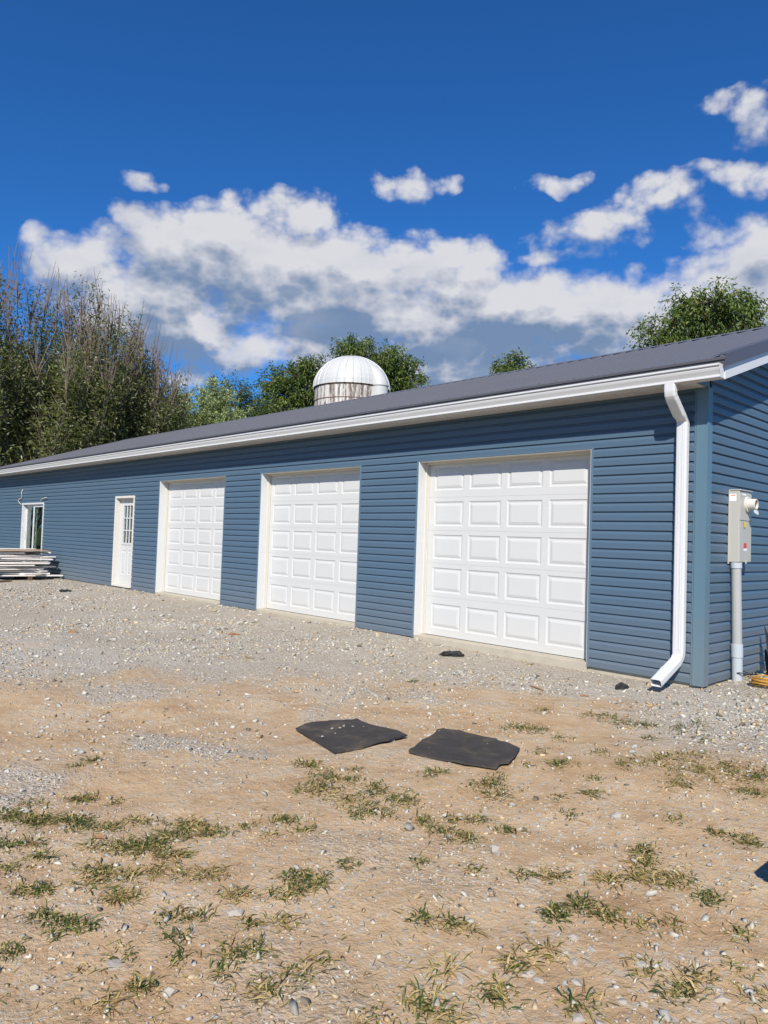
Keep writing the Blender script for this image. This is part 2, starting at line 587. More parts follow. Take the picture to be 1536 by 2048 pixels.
def gravel_amount(x, y):
    """0 bare tan dirt .. 1 clean grey gravel"""
    x = np.asarray(x, float); y = np.asarray(y, float)
    d = -y
    edge = 1.7 + 3.2 * sstep(-0.6, -5.0, x) + 0.55 * wob(x, y, 2.6, 8)
    g = 1.0 - sstep(edge - 1.5, edge + 1.9, d)
    g = np.maximum(g, 0.85 * np.exp(-(((x - 0.9) / 0.8) ** 2 + ((y + 0.7) / 0.75) ** 2)))
    g = g - 0.55 * np.exp(-(((x + 1.6) / 1.3) ** 2 + ((y + 2.2) / 0.55) ** 2))
    patch = sstep(0.15, 0.9, wob(x, y, 1.5, 14) + 0.25 * wob(x, y, 0.5, 2))
    left = sstep(1.6, -1.4, x + 0.3 * (y + 5))
    g = np.maximum(g, (0.30 + 0.45 * left) * patch)
    g = np.maximum(g, 0.08 + 0.22 * left)
    g = g - 0.3 * sstep(0.5, 1.0, wob(x, y, 1.1, 25))
    return np.clip(g, 0.03, 1.0)


def build_ground():
    # rings round the camera's foot: fine where one looks, reaching the horizon
    na, r0 = 640, 0.25
    rs = [0.0]
    r = r0
    while r < 4200:
        rs.append(r); r *= 1.024 if r < 30 else 1.06
    rs = np.array(rs[1:])
    th = np.linspace(0, 2 * math.pi, na, endpoint=False)
    R, T = np.meshgrid(rs, th, indexing='ij')
    X = CAM[0] + R * np.cos(T); Y = CAM[1] + R * np.sin(T)
    Z = gh(X, Y)
    V = np.stack([X, Y, Z], -1).reshape(-1, 3)
    nr = len(rs)
    i, j = np.meshgrid(np.arange(nr - 1), np.arange(na), indexing='ij')
    a = i * na + j; b = i * na + (j + 1) % na
    F = np.stack([a, a + na, b + na, b], -1).reshape(-1, 4)
    cen = np.array([[CAM[0], CAM[1], float(gh(CAM[0], CAM[1]))]])
    V = np.vstack([V, cen]); ci = len(V) - 1
    tri = [(ci, jj, (jj + 1) % na, (jj + 1) % na) for jj in range(na)]
    g = gravel_amount(V[:, 0], V[:, 1])
    far = sstep(17, 30, np.hypot(V[:, 0] + 8, (V[:, 1] - 1) * 1.1))
    col = np.stack([g, far, g * 0], -1)
    me = mesh_np('ground', V, F, col, smooth=True)
    m = bpy.data.materials.new('dirt_and_gravel'); m.use_nodes = True
    k = NT(m.node_tree); p = m.node_tree.nodes['Principled BSDF']
    p.inputs['Roughness'].default_value = 0.95
    p.inputs['Specular IOR Level'].default_value = 0.15
    at_ = k.n('ShaderNodeAttribute', attribute_name='col')
    sp = k.n('ShaderNodeSeparateColor'); k.put(sp.inputs[0], at_.outputs['Color'])
    geo = k.n('ShaderNodeNewGeometry'); pos = geo.outputs['Position']
    n1 = k.noise(pos, 2.2, 6.0, 0.62)
    n2 = k.noise(pos, 9.0, 6.0, 0.65)
    n3 = k.noise(pos, 60.0, 4.0, 0.7)
    dirt = k.ramp(k.math('ADD', k.math('MULTIPLY', n1, 0.6), k.math('MULTIPLY', n2, 0.4)),
                  [(0.32, (0.33, 0.205, 0.108)), (0.46, (0.445, 0.300, 0.168)), (0.56, (0.50, 0.358, 0.215)), (0.68, (0.525, 0.405, 0.265))])
    red = k.smooth(k.noise(pos, 1.3, 4.0, 0.6), 0.62, 0.78)
    dirt = k.mix(k.math('MULTIPLY', red, 0.35), dirt, (0.30, 0.155, 0.08, 1))
    # pebbles too far away or too small to model one by one
    vo = k.n('ShaderNodeTexVoronoi', feature='F1'); k.put(vo.inputs['Vector'], pos); vo.inputs['Scale'].default_value = 46.0
    vo2 = k.n('ShaderNodeTexVoronoi', feature='F1'); k.put(vo2.inputs['Vector'], pos); vo2.inputs['Scale'].default_value = 95.0
    cs = k.n('ShaderNodeSeparateColor'); k.put(cs.inputs[0], vo.outputs['Color'])
    cs2 = k.n('ShaderNodeSeparateColor'); k.put(cs2.inputs[0], vo2.outputs['Color'])
    peb = k.ramp(cs.outputs[0], [(0.0, (0.19, 0.17, 0.13)), (0.3, (0.37, 0.35, 0.295)), (0.65, (0.485, 0.465, 0.405)), (0.9, (0.56, 0.54, 0.49)), (1.0, (0.44, 0.33, 0.20))])
    peb2 = k.ramp(cs2.outputs[1], [(0.0, (0.25, 0.20, 0.14)), (0.5, (0.42, 0.365, 0.29)), (1.0, (0.53, 0.495, 0.435))])
    peb = k.mix(0.45, peb, peb2)
    peb = k.mix(k.math('MULTIPLY', k.smooth(k.noise(pos, 0.55, 4.0, 0.55), 0.46, 0.66), 0.5), peb, (0.50, 0.485, 0.44, 1))
    gm = k.math('ADD', sp.outputs[0], k.math('MULTIPLY', k.math('SUBTRACT', n2, 0.5), 0.7))
    gm = k.smooth(gm, 0.12, 0.85)
    sparse = k.math('MULTIPLY', k.smooth(cs.outputs[1], 0.74, 0.80), k.math('MULTIPLY', k.smooth(n1, 0.36, 0.6), 0.6))
    base = k.mix(k.math('MAXIMUM', k.math('MULTIPLY', gm, 0.85), sparse), dirt, peb)
    base = k.mix(k.math('MULTIPLY', k.smooth(n3, 0.35, 0.7), 0.25), base, (0.27, 0.20, 0.135, 1))
    gcol = k.ramp(n1, [(0.3, (0.06, 0.085, 0.022)), (0.6, (0.11, 0.13, 0.04)), (0.75, (0.19, 0.17, 0.07))])
    base = k.mix(sp.outputs[1], base, gcol)
    k.put(p.inputs['Base Color'], base)
    hgt = k.math('ADD', k.math('MULTIPLY', k.math('SUBTRACT', 1.0, vo.outputs['Distance']), k.math('MULTIPLY_ADD', gm, 0.011, 0.0012)),
                 k.math('ADD', k.math('MULTIPLY', n2, 0.02), k.math('MULTIPLY', n3, 0.006)))
    hgt = k.math('ADD', hgt, k.math('MULTIPLY', k.math('SUBTRACT', 1.0, vo2.outputs['Distance']), k.math('MULTIPLY_ADD', gm, 0.004, 0.0008)))
    bn = k.n('ShaderNodeBump'); bn.inputs['Strength'].default_value = 1.0; bn.inputs['Distance'].default_value = 1.0
    k.put(bn.inputs['Height'], hgt)
    k.put(p.inputs['Normal'], bn.outputs[0])
    o = obj('ground', me, m)
    tag(o, kind='structure')


build_ground()

# ------------------------------------------------------------------ the garage
CO = 0.1016                       # exposure of one siding course
X_END = -23.6                     # far end wall
DEPTH = 8.54
RIDGE_Y = DEPTH / 2
PITCH_R = 1.0 / 3.0
SOFFIT_Z = 2.975
DOORS = [(-3.974, -1.272), (-7.860, -5.198), (-11.758, -9.080)]
D_TOP = 24 * CO
ENTRY = (-14.020, -12.970, 2.145)
PATIO = (-20.810, -18.920, 2.065)


def roof_z(y):
    """top of the roof pans"""
    yy = y if y <= RIDGE_Y else 2 * RIDGE_Y - y
    return 3.292 + PITCH_R * yy


garage = tag(empty('garage_building', (X_END / 2, DEPTH / 2, 0.0)),
             'long blue vinyl sided garage with white overhead doors and charcoal metal roof', 'garage')

# slab and door sills
obj('foundation_slab', MB().box(X_END + 0.01, -0.01, 0.012, DEPTH - 0.01, -0.45, -0.004), 'concrete', garage)
for a, b in DOORS:
    obj('door_sill', MB().box(a + 0.004, b - 0.004, -0.02, 0.40, -0.40, 0.034), 'concrete', garage, 0.006)
# wall bodies with real openings
front = obj('front_wall', (lambda mb: [
    [mb.box(x0, x1, 0.0, 0.11, 0.0, 3.0) for x0, x1 in
     [(X_END, PATIO[0]), (PATIO[1], ENTRY[0]), (ENTRY[1], DOORS[2][0]), (DOORS[2][1], DOORS[1][0]), (DOORS[1][1], DOORS[0][0]), (DOORS[0][1], -0.0)]],
    [mb.box(a, b, 0.0, 0.11, D_TOP, 3.0) for a, b in DOORS],
    mb.box(ENTRY[0], ENTRY[1], 0.0, 0.11, ENTRY[2], 3.0),
    mb.box(PATIO[0], PATIO[1], 0.0, 0.11, PATIO[2], 3.0)] and mb)(MB()), 'sheath', garage)


def gable_body(x0, x1):
    pts = [(0.112, 0.0), (DEPTH - 0.112, 0.0), (DEPTH - 0.112, 3.05), (RIDGE_Y, 3.05 + (RIDGE_Y - 0.11) * PITCH_R), (0.112, 3.05)]
    return MB().sweep([(x0, y, z) for y, z in pts], [(x1, y, z) for y, z in pts])


side = obj('side_wall', gable_body(-0.11, 0.0), 'sheath', garage)
obj('far_side_wall', gable_body(X_END, X_END + 0.11), 'sheath', garage)
obj('rear_wall', MB().box(X_END, 0.0, DEPTH - 0.11, DEPTH, 0.0, 3.0), 'sheath', garage)

# siding: one plank per course and stretch, a shared unit-length profile scaled to length
PROFILE = [(0.0, 0.0), (0.0172, 0.0), (0.0192, 0.003), (0.0186, 0.060), (0.0165, 0.0655), (0.0108, 0.0745), (0.0060, 0.0830), (0.0030, 0.0920), (0.0012, 0.1030), (0.0, 0.1030)]


def plank_mesh(axis, frac=1.0):
    pr = [(d, min(z, CO * frac)) for d, z in PROFILE]
    if axis == 'x':
        r0 = [(0, -d, z) for d, z in pr]; r1 = [(1, -d, z) for d, z in pr]
    else:
        r0 = [(d, 0, z) for d, z in pr]; r1 = [(d, 1, z) for d, z in pr]
    me = MB().sweep(r0, r1).mesh('siding_plank')
    me.materials.append(MAT['siding'])
    return me


PX, PY = plank_mesh('x'), plank_mesh('y')
PX_TOP = plank_mesh('x', 0.28)


def plank_x(x0, x1, i, me):
    o = obj('siding_plank', me, None, front)
    o.location = (x0, -0.002, i * CO); o.scale = (x1 - x0, 1, 1)
    o.rotation_euler = (random.uniform(-0.006, 0.006), 0, 0)


JT = 0.026      # width of the trim channel round an opening
for i in range(30):
    z0 = i * CO
    if z0 > SOFFIT_Z - 0.01:
        break
    me = PX
    stops = [(X_END + 0.08, -0.103)]
    blocks = []
    if i < 24:
        blocks += [(a - JT, b + JT) for a, b in DOORS]
    if z0 + CO * 0.6 < ENTRY[2]:
        blocks.append((ENTRY[0] - 0.004, ENTRY[1] + 0.004))
    if z0 + CO * 0.6 < PATIO[2]:
        blocks.append((PATIO[0] - 0.004, PATIO[1] + 0.004))
    for a, b in sorted(blocks):
        s = stops.pop()
        stops += [(s[0], a), (b, s[1])]
    for a, b in stops:
        plank_x(a, b, i, me)

y0_post = 0.075
for i in range(60):
    z0 = i * CO
    ztop = z0 + CO
    ys = y0_post
    lim = (ztop - (roof_z(0.0) - 0.05)) / PITCH_R
    ys = max(ys, lim)
    if ys > RIDGE_Y - 0.2:
        break
    o = obj('siding_plank', PY, None, side)
    o.location = (0.002, ys, z0); o.scale = (1, min(DEPTH - 0.075, DEPTH - lim if lim > 0 else 99) - ys, 1)
    o.rotation_euler = (0, random.uniform(-0.006, 0.006), 0)

# corner posts
def corner_post(sx, x, y, sy, name='corner_post'):
    w, t, lip = 0.105, 0.027, 0.012
    pts = [(0, 0), (-w, 0), (-w, -t), (-w + lip, -t), (-w + lip, -t + 0.004), (-w + lip + 0.006, -t + 0.004), (-w + lip + 0.006, -t - 0.003), (t + 0.003, -t - 0.003),
           (t + 0.003, w - lip - 0.026), (t - 0.004, w - lip - 0.026), (t - 0.004, w - lip - 0.020), (t, w - lip - 0.020), (t, w - 0.02), (0, w - 0.02)]
    r0 = [(x + sx * px, y + sy * py, -0.012) for px, py in pts]; r1 = [(x + sx * px, y + sy * py, SOFFIT_Z - 0.002) for px, py in pts]
    return obj(name, MB().sweep(r0, r1), 'corner', garage)


corner_post(1, 0.0, 0.0, 1)
corner_post(-1, X_END, 0.0, 1)

# overhead doors ------------------------------------------------------
DY = 0.172
SECT = [0.533, 0.457, 0.457, 0.457, 0.533]


def raised_panel_mesh(w, h):
    ins = [(0.0, 0.0), (0.010, 0.0075), (0.020, 0.0095), (0.030, 0.0095), (0.036, 0.0060), (0.062, 0.0)]
    rings = []
    for d, dep in ins:
        rings.append([(d, dep, d), (w - d, dep, d), (w - d, dep, h - d), (d, dep, h - d)])
    vs = [v for r in rings for v in r]; fs = []
    for i in range(len(rings) - 1):
        for j in range(4):
            fs.append((i * 4 + j, i * 4 + (j + 1) % 4, (i + 1) * 4 + (j + 1) % 4, (i + 1) * 4 + j))
    n = (len(rings) - 1) * 4
    fs.append((n, n + 1, n + 2, n + 3))
    me = mesh_from('raised_panel', vs, fs)
    me.materials.append(MAT['door'])
    return me


PW, PH, PITCHX = 0.530, 0.336, 0.628
RP = raised_panel_mesh(PW, PH)


def overhead_door(a, b):
    cx = (a + b) / 2
    x0, x1 = a + 0.030, b - 0.030
    cols = [cx - 2 * PITCHX + (PITCHX - PW) / 2 + c * PITCHX for c in range(4)]
    z = 0.040
    mb = MB(); spots = []
    for s in SECT:
        zb, zt = z + 0.0007, z + s - 0.0007
        pz = z + s / 2 - PH / 2
        xs = [x0] + [v for c in cols for v in (c, c + PW)] + [x1]
        zs = [zb, pz, pz + PH, zt]
        vid = {}
        vs = []; fs = []
        for zi, zz in enumerate(zs):
            for xi, xx in enumerate(xs):
                vid[xi, zi] = len(vs); vs.append((xx, DY, zz))
        for zi in range(3):
            for xi in range(len(xs) - 1):
                if zi == 1 and xi % 2 == 1:
                    continue
                fs.append((vid[xi, zi], vid[xi + 1, zi], vid[xi + 1, zi + 1], vid[xi, zi + 1]))
        n = len(vs)
        # turned-back edges of the section and its hidden back skin
        vs += [(x0, DY + 0.045, zb), (x1, DY + 0.045, zb), (x1, DY + 0.045, zt), (x0, DY + 0.045, zt)]
        c00, c10, c11, c01 = vid[0, 0], vid[len(xs) - 1, 0], vid[len(xs) - 1, 3], vid[0, 3]
        low = [vid[i, 0] for i in range(len(xs))]; top = [vid[i, 3] for i in range(len(xs))]
        fs += [tuple(low[::-1]) + (n, n + 1), tuple(top) + (n + 2, n + 3), (n, n + 3, n + 2, n + 1)]
        mb.add(vs, fs)
        for c in cols:
            spots.append((c, pz))
        z += s
    door = obj('garage_door', mesh_from('garage_door', mb.v, mb.f), 'door', garage)
    for c, pz in spots:
        o = obj('raised_panel', RP, None, door)
        o.location = (c, DY, pz)
    obj('bottom_seal', MB().box(x0, x1, DY - 0.004, DY + 0.04, 0.0345, 0.0405), 'rubber', door)
    obj('backing', MB().box(x0, x1, DY + 0.05, DY + 0.06, 0.036, 2.47), 'inside', door)
    # lining of the opening
    obj('jamb', MB().box(a + 0.001, a + 0.012, -0.018, 0.115, 0.030, D_TOP - 0.001), 'white', garage, 0.002)
    obj('jamb', MB().box(b - 0.012, b - 0.001, -0.018, 0.115, 0.030, D_TOP - 0.001), 'white', garage, 0.002)
    obj('door_stop', MB().box(a + 0.001, a + 0.030, 0.1155, DY - 0.003, 0.036, D_TOP - 0.012).box(a + 0.031, a + 0.042, DY - 0.014, DY - 0.004, 0.036, D_TOP - 0.014), 'cream', garage, 0.003)
    obj('door_stop', MB().box(b - 0.030, b - 0.001, 0.1155, DY - 0.003, 0.036, D_TOP - 0.012).box(b - 0.042, b - 0.031, DY - 0.014, DY - 0.004, 0.036, D_TOP - 0.014), 'cream', garage, 0.003)
    obj('head_lining', MB().box(a + 0.013, b - 0.013, -0.016, 0.1145, D_TOP - 0.011, D_TOP - 0.001)
        .box(a + 0.032, b - 0.032, 0.1155, DY - 0.003, D_TOP - 0.034, D_TOP - 0.001), 'cream', garage, 0.002)
    for s, e in ((a, -1), (b, 1)):
        q0, q1 = sorted((s, s + e * JT))
        obj('trim_channel', MB().box(q0, q1, -0.028, 0.0, -0.006, D_TOP + 0.012), 'siding_trim', garage, 0.003)
    obj('trim_channel', MB().box(a + 0.001, b - 0.001, -0.0245, -0.0005, D_TOP - 0.0005, D_TOP + 0.011), 'siding_trim', garage, 0.002)


for a, b in DOORS:
    overhead_door(a, b)


# entry door ----------------------------------------------------------
def entry_door():
    a, b, t = ENTRY
    y = 0.085
    l0, l1, z0, z1 = a + 0.070, b - 0.070, 0.085, t - 0.075
    cx = (l0 + l1) / 2
    g0, g1, gz0, gz1 = cx - 0.265, cx + 0.265, 1.03, 1.935
    p = [(cx - 0.30, cx - 0.055), (cx + 0.055, cx + 0.30)]
    # leaf as a frame of stiles and rails, so that lite and panels are real recesses
    mb = MB()
    for q in [(l0, p[0][0], z0, z1), (p[1][1], l1, z0, z1), (p[0][0], p[1][1], z0, 0.30), (p[0][0], p[1][1], 0.87, gz0 - 0.03),
              (p[0][0], p[1][1], gz1 + 0.03, z1), (p[0][1], p[1][0], 0.30, 0.87)]:
        mb.box(q[0], q[1], y, y + 0.04, q[2], q[3])
    door = obj('entry_door', mb, 'door', garage)
    for u, v in p:
        me = raised_panel_mesh(v - u, 0.57)
        o = obj('raised_panel', me, None, door); o.location = (u, y, 0.30)
    fr = MB()
    fr.box(p[0][0], g0 + 0.03, y - 0.012, y + 0.045, gz0 - 0.03, gz1 + 0.03).box(g1 - 0.03, p[1][1], y - 0.012, y + 0.045, gz0 - 0.03, gz1 + 0.03)
    fr.box(g0 + 0.03, g1 - 0.03, y - 0.012, y + 0.045, gz0 - 0.03, gz0 + 0.015).box(g0 + 0.03, g1 - 0.03, y - 0.012, y + 0.045, gz1 - 0.015, gz1 + 0.03)
    obj('lite_frame', fr, 'door', door, 0.004)
    u0, u1, v0, v1 = g0 + 0.03, g1 - 0.03, gz0 + 0.015, gz1 - 0.015
    for c in (1, 2):
        x = u0 + (u1 - u0) * c / 3
        obj('muntin', MB().box(x - 0.013, x + 0.013, y - 0.006, y + 0.030, v0, v1), 'door', door, 0.003)
    for r in (1, 2):
        z = v0 + (v1 - v0) * r / 3
        obj('muntin', MB().box(u0, u1, y - 0.0045, y + 0.028, z - 0.013, z + 0.013), 'door', door, 0.003)
    for c in range(3):
        for r in range(3):
            xa = u0 + (u1 - u0) * c / 3 + (0.013 if c else 0); xb = u0 + (u1 - u0) * (c + 1) / 3 - (0.013 if c < 2 else 0)
            za = v0 + (v1 - v0) * r / 3 + (0.013 if r else 0); zb = v0 + (v1 - v0) * (r + 1) / 3 - (0.013 if r < 2 else 0)
            obj('pane', MB().box(xa, xb, y + 0.015, y + 0.021, za, zb), 'glass', door)
    # frame
    obj('door_frame', MB().box(a, a + 0.052, -0.030, 0.02, 0.028, t).box(b - 0.052, b, -0.030, 0.02, 0.028, t).box(a + 0.052, b - 0.052, -0.030, 0.02, t - 0.052, t), 'brickmould', garage, 0.005)
    obj('door_frame', MB().box(a + 0.012, a + 0.068, 0.0205, 0.125, 0.03, t - 0.012).box(b - 0.068, b - 0.012, 0.0205, 0.125, 0.03, t - 0.012)
        .box(a + 0.068, b - 0.068, 0.0205, 0.125, t - 0.073, t - 0.012), 'brickmould', garage, 0.003)
    obj('threshold', MB().box(a + 0.05, b - 0.05, -0.05, 0.12, 0.02, 0.060).box(a + 0.068, b - 0.068, 0.03, 0.12, 0.0605, 0.082), 'brickmould', garage, 0.004)
    kn = MB()
    kx = l1 - 0.065
    for zz, r in ((0.93, 0.027), (1.08, 0.024)):
        kn.loft([[(kx + rr * math.cos(t_), yy, zz + rr * math.sin(t_)) for t_ in np.linspace(0, 2 * math.pi, 14, endpoint=False)]
                 for yy, rr in ((y, r), (y - 0.012, r), (y - 0.016, r * 0.45), (y - 0.035, r * 0.45), (y - 0.042, r * 0.9), (y - 0.062, r * 0.95), (y - 0.070, r * 0.5))])
    obj('door_knob', kn, 'grey_box', door, smooth=True)


entry_door()


# sliding patio door -----------------------------------------------------
def patio_door():
    a, b, t = PATIO
    z0 = 0.04
    fr = MB().box(a, a + 0.050, -0.032, 0.15, z0, t).box(b - 0.050, b, -0.032, 0.15, z0, t).box(a + 0.05, b - 0.05, -0.032, 0.15, t - 0.050, t).box(a + 0.05, b - 0.05, -0.032, 0.15, z0, z0 + 0.05)
    pd = obj('patio_door', fr, 'white', garage, 0.004)
    mid = (a + b) / 2

    def sash(x0, x1, y):
        s, w = 0.075, 0.034
        zz0, zz1 = z0 + 0.052, t - 0.052
        m = MB().box(x0, x0 + s, y, y + w, zz0, zz1).box(x1 - s, x1, y, y + w, zz0, zz1).box(x0 + s, x1 - s, y, y + w, zz1 - s, zz1).box(x0 + s, x1 - s, y, y + w, zz0, zz0 + s)
        obj('sash', m, 'white', pd, 0.004)
        obj('pane', MB().box(x0 + s - 0.005, x1 - s + 0.005, y + 0.014, y + 0.020, zz0 + s - 0.005, zz1 - s + 0.005), 'glass', pd)
    sash(mid - 0.06, b - 0.052, 0.020)
    sash(a + 0.052, mid + 0.06, 0.085)
    obj('door_handle', MB().box(a + 0.075, a + 0.100, 0.050, 0.084, 0.98, 1.20), 'white', pd, 0.006)


patio_door()

# a few dim things behind the glass so the panes do not look into a void
obj('interior_floor', MB().box(X_END + 0.12, -0.12, 0.41, DEPTH - 0.12, -0.003, 0.004), 'inside', garage)
obj('ceiling', MB().box(X_END + 0.12, -0.12, 0.12, DEPTH - 0.12, 2.98, 3.0), 'inside', garage)

# soffit, fascia, gutter -------------------------------------------------
EV = -0.305                # face of the fascia
XL, XR = X_END - 0.30, 0.30
soff = MB()
prof = [(0.0, 0.0), (0.095, 0.0), (0.101, 0.006), (0.107, 0.0), (0.197, 0.0), (0.203, 0.006), (0.209, 0.0), (0.299, 0.0), (0.302, 0.006), (0.305, 0.006), (0.305, 0.010), (0.0, 0.010)]
soff.sweep([(x, EV + 0.004, z) for x, z in prof], [(x, -0.002, z) for x, z in prof])
SOFF = soff.mesh('soffit_panel'); SOFF.materials.append(MAT['soffit'])
nx = int((0.004 - XL) / 0.305)
for i in range(nx):
    o = obj('soffit_panel', SOFF, None, garage)
    o.location = (0.004 - (i + 1) * 0.305, 0, SOFFIT_Z)
q_ = [(EV + 0.004, 2.973), (-0.001, 2.973), (-0.001, 3.072), (EV + 0.004, 2.985)]
obj('soffit_return', MB().sweep([(0.0045, y, z) for y, z in q_], [(0.028, y, z) for y, z in q_]), 'siding_trim', garage)
obj('fascia', MB().box(XL + 0.002, XR - 0.002, EV - 0.006, EV + 0.002, 2.966, 3.150), 'white', garage, 0.002)
obj('fascia', MB().box(XL + 0.002, XR - 0.002, DEPTH + 0.305, DEPTH + 0.312, 2.966, 3.150), 'white', garage, 0.002)
obj('rear_soffit', MB().box(XL + 0.002, XR - 0.002, DEPTH, DEPTH + 0.304, SOFFIT_Z, SOFFIT_Z + 0.01), 'soffit', garage)

GX0, GX1 = XL - 0.01, XR - 0.012
GP = [(0.0, 0.128), (0.0, 0.0), (0.086, 0.0), (0.0885, 0.003), (0.0885, 0.017), (0.084, 0.021), (0.0865, 0.030), (0.096, 0.048), (0.106, 0.066), (0.1125, 0.084),
      (0.1135, 0.092), (0.108, 0.0965), (0.109, 0.101), (0.124, 0.104), (0.1275, 0.108), (0.1275, 0.122), (0.124, 0.126), (0.112, 0.1255), (0.112, 0.123), (0.122, 0.122), (0.122, 0.108),
      (0.106, 0.102), (0.104, 0.095), (0.109, 0.091), (0.103, 0.067), (0.083, 0.031), (0.081, 0.021), (0.085, 0.004), (0.003, 0.004), (0.003, 0.128)]
GZ = 2.972
gut = MB().sweep([(GX0, EV - 0.008 - d, GZ + z) for d, z in GP], [(GX1, EV - 0.008 - d, GZ + z) for d, z in GP])
gutter = obj('gutter', gut, 'white', garage)
cap = [(d, z) for d, z in GP[:17]]
for x in (GX1, GX0 - 0.004):
    obj('end_cap', MB().sweep([(x, EV - 0.007 - d * 1.03, GZ - 0.001 + z * 1.01) for d, z in cap], [(x + 0.004, EV - 0.007 - d * 1.03, GZ - 0.001 + z * 1.01) for d, z in cap]), 'white', gutter)
for i in range(30):
    x = XR - 0.5 - i * 0.8
    if x < XL + 0.3:
        break
    obj('gutter_hanger', MB().box(x - 0.012, x + 0.012, EV - 0.125, EV - 0.012, GZ + 0.112, GZ + 0.115), 'white', gutter)


# downspout: rounded-rectangle tube with crimped elbows
def rrect(cx, cy, cz, ax, ay, w, d, r=0.016):
    out = []
    for sx, sy, a0 in ((1, 1, 0), (-1, 1, 90), (-1, -1, 180), (1, -1, 270)):
        for t_ in (0, 45, 90):
            t2 = math.radians(a0 + t_)
            u = sx * (w / 2 - r) + r * math.cos(t2); v = sy * (d / 2 - r) + r * math.sin(t2)
            out.append((cx + ax[0] * u + ay[0] * v, cy + ax[1] * u + ay[1] * v, cz + ax[2] * u + ay[2] * v))
    return out


def downspout():
    X0, Yw = -0.205, -0.072
    w, d = 0.112, 0.078
    path = [(-0.362, 2.985, 0), (-0.362, 2.900, 0)]                # y, z, tilt
    # upper elbow turns back to the wall
    for a in (12, 25, 38, 50):
        path.append((-0.362 + 0.085 * (1 - math.cos(math.radians(a))) * 1.1, 2.900 - 0.085 * math.sin(math.radians(a)), a))
    y1, z1, _ = path[-1]
    L = 0.205
    path.append((y1 + L * math.sin(math.radians(50)), z1 - L * math.cos(math.radians(50)), 50))
    y2, z2, _ = path[-1]
    for a in (38, 25, 12, 0):
        path.append((y2 + (Yw - y2) * (1 - (a / 50) ** 1.6), z2 - 0.075 * (1 - a / 50), a))
    path.append((Yw, 0.30, 0))
    for a in (-14, -28, -42, -56, -66):
        t_ = math.radians(-a)
        path.append((Yw - 0.11 * (1 - math.cos(t_)), 0.30 - 0.11 * math.sin(t_), a))
    y3, z3, _ = path[-1]
    Lk = 0.40
    path.append((y3 - Lk * math.sin(math.radians(66)), z3 - Lk * math.cos(math.radians(66)), -66))
    rings = []
    for i, (y, z, a) in enumerate(path):
        t_ = math.radians(a)
        # cross-section plane: x axis and an axis perpendicular to travel (0, sin a, -cos a)
        ay = (0, math.cos(t_), math.sin(t_))
        kick = 0.0
        if z < 0.30 and i > 12:
            kick = -0.030 * (0.30 - z) / 0.3
        crimp = 1.0 - (0.035 if a not in (0, 50, -66) and i % 2 == 0 else 0.0)
        rings.append(rrect(X0 + kick, y, z, (1, 0, 0), ay, w * crimp, d * crimp))
    end = path[-1]; t_ = math.radians(end[2])
    ay = (0, math.cos(t_), math.sin(t_)); tv = (0, math.sin(t_), -math.cos(t_))
    inner0 = rrect(X0 - 0.030 * (0.30 - end[1]) / 0.3, end[0], end[1], (1, 0, 0), ay, w - 0.006, d - 0.006, 0.014)
    inner1 = [(x - tv[0] * 0.25, y - tv[1] * 0.25, z - tv[2] * 0.25) for x, y, z in inner0]
    mb = MB().loft(rings + [inner0, inner1], caps=False)
    me = mesh_from('downspout', mb.v, mb.f)
    ds = obj('downspout', me, 'white', garage, smooth=False)
    # ribs of the corrugated face and straps
    for xo in (-0.022, 0.012):
        obj('flute', MB().box(X0 + xo, X0 + xo + 0.010, Yw - d / 2 - 0.003, Yw - d / 2 + 0.004, 0.33, 2.60), 'white', ds, 0.002)


downspout()


# metal roof -------------------------------------------------------------
RIB = 0.2286
PANEL = 4 * RIB
RP_PROF = []
for i in range(4):
    b0 = i * RIB
    RP_PROF += [(b0, 0.0), (b0 + 0.012, 0.019), (b0 + 0.034, 0.019), (b0 + 0.046, 0.0), (b0 + 0.10, 0.0), (b0 + 0.105, 0.003), (b0 + 0.118, 0.003), (b0 + 0.123, 0.0),
                (b0 + 0.16, 0.0), (b0 + 0.165, 0.003), (b0 + 0.178, 0.003), (b0 + 0.183, 0.0)]
RP_PROF.append((PANEL, 0.0))
ROOF_X0 = XR + 0.012


def roof_panel(side_):
    ye, yr = EV - 0.052, RIDGE_Y - 0.01
    if side_:
        ye, yr = DEPTH + 0.357, RIDGE_Y + 0.01
    r0 = [(-x, ye, roof_z(ye) + z) for x, z in RP_PROF] + [(-PANEL, ye, roof_z(ye) - 0.004), (0, ye, roof_z(ye) - 0.004)]
    r1 = [(-x, yr, roof_z(yr) + z) for x, z in RP_PROF] + [(-PANEL, yr, roof_z(yr) - 0.004), (0, yr, roof_z(yr) - 0.004)]
    me = MB().sweep(r0, r1).mesh('roof_panel')
    me.materials.append(MAT['roof'])
    return me


RM = [roof_panel(0), roof_panel(1)]
npan = int(round((ROOF_X0 - XL) / PANEL))
XL_ROOF = ROOF_X0 - npan * PANEL
for i in range(npan):
    for s in (0, 1):
        o = obj('roof_panel', RM[s], None, garage)
        o.location = (ROOF_X0 - i * PANEL, 0, 0)
# deck under the sheets closes the attic
for s in (1, -1):
    pr = []
    for y in (EV - 0.02, RIDGE_Y):
        yy = y if s == 1 else DEPTH - y
        pr.append((yy, roof_z(yy) - 0.006)); 
    q = pr + [(pr[1][0], pr[1][1] - 0.05), (pr[0][0], pr[0][1] - 0.05)]
    obj('roof_deck', MB().sweep([(XL_ROOF + 0.02, y, z) for y, z in q], [(ROOF_X0 - 0.02, y, z) for y, z in q]), 'inside', garage)
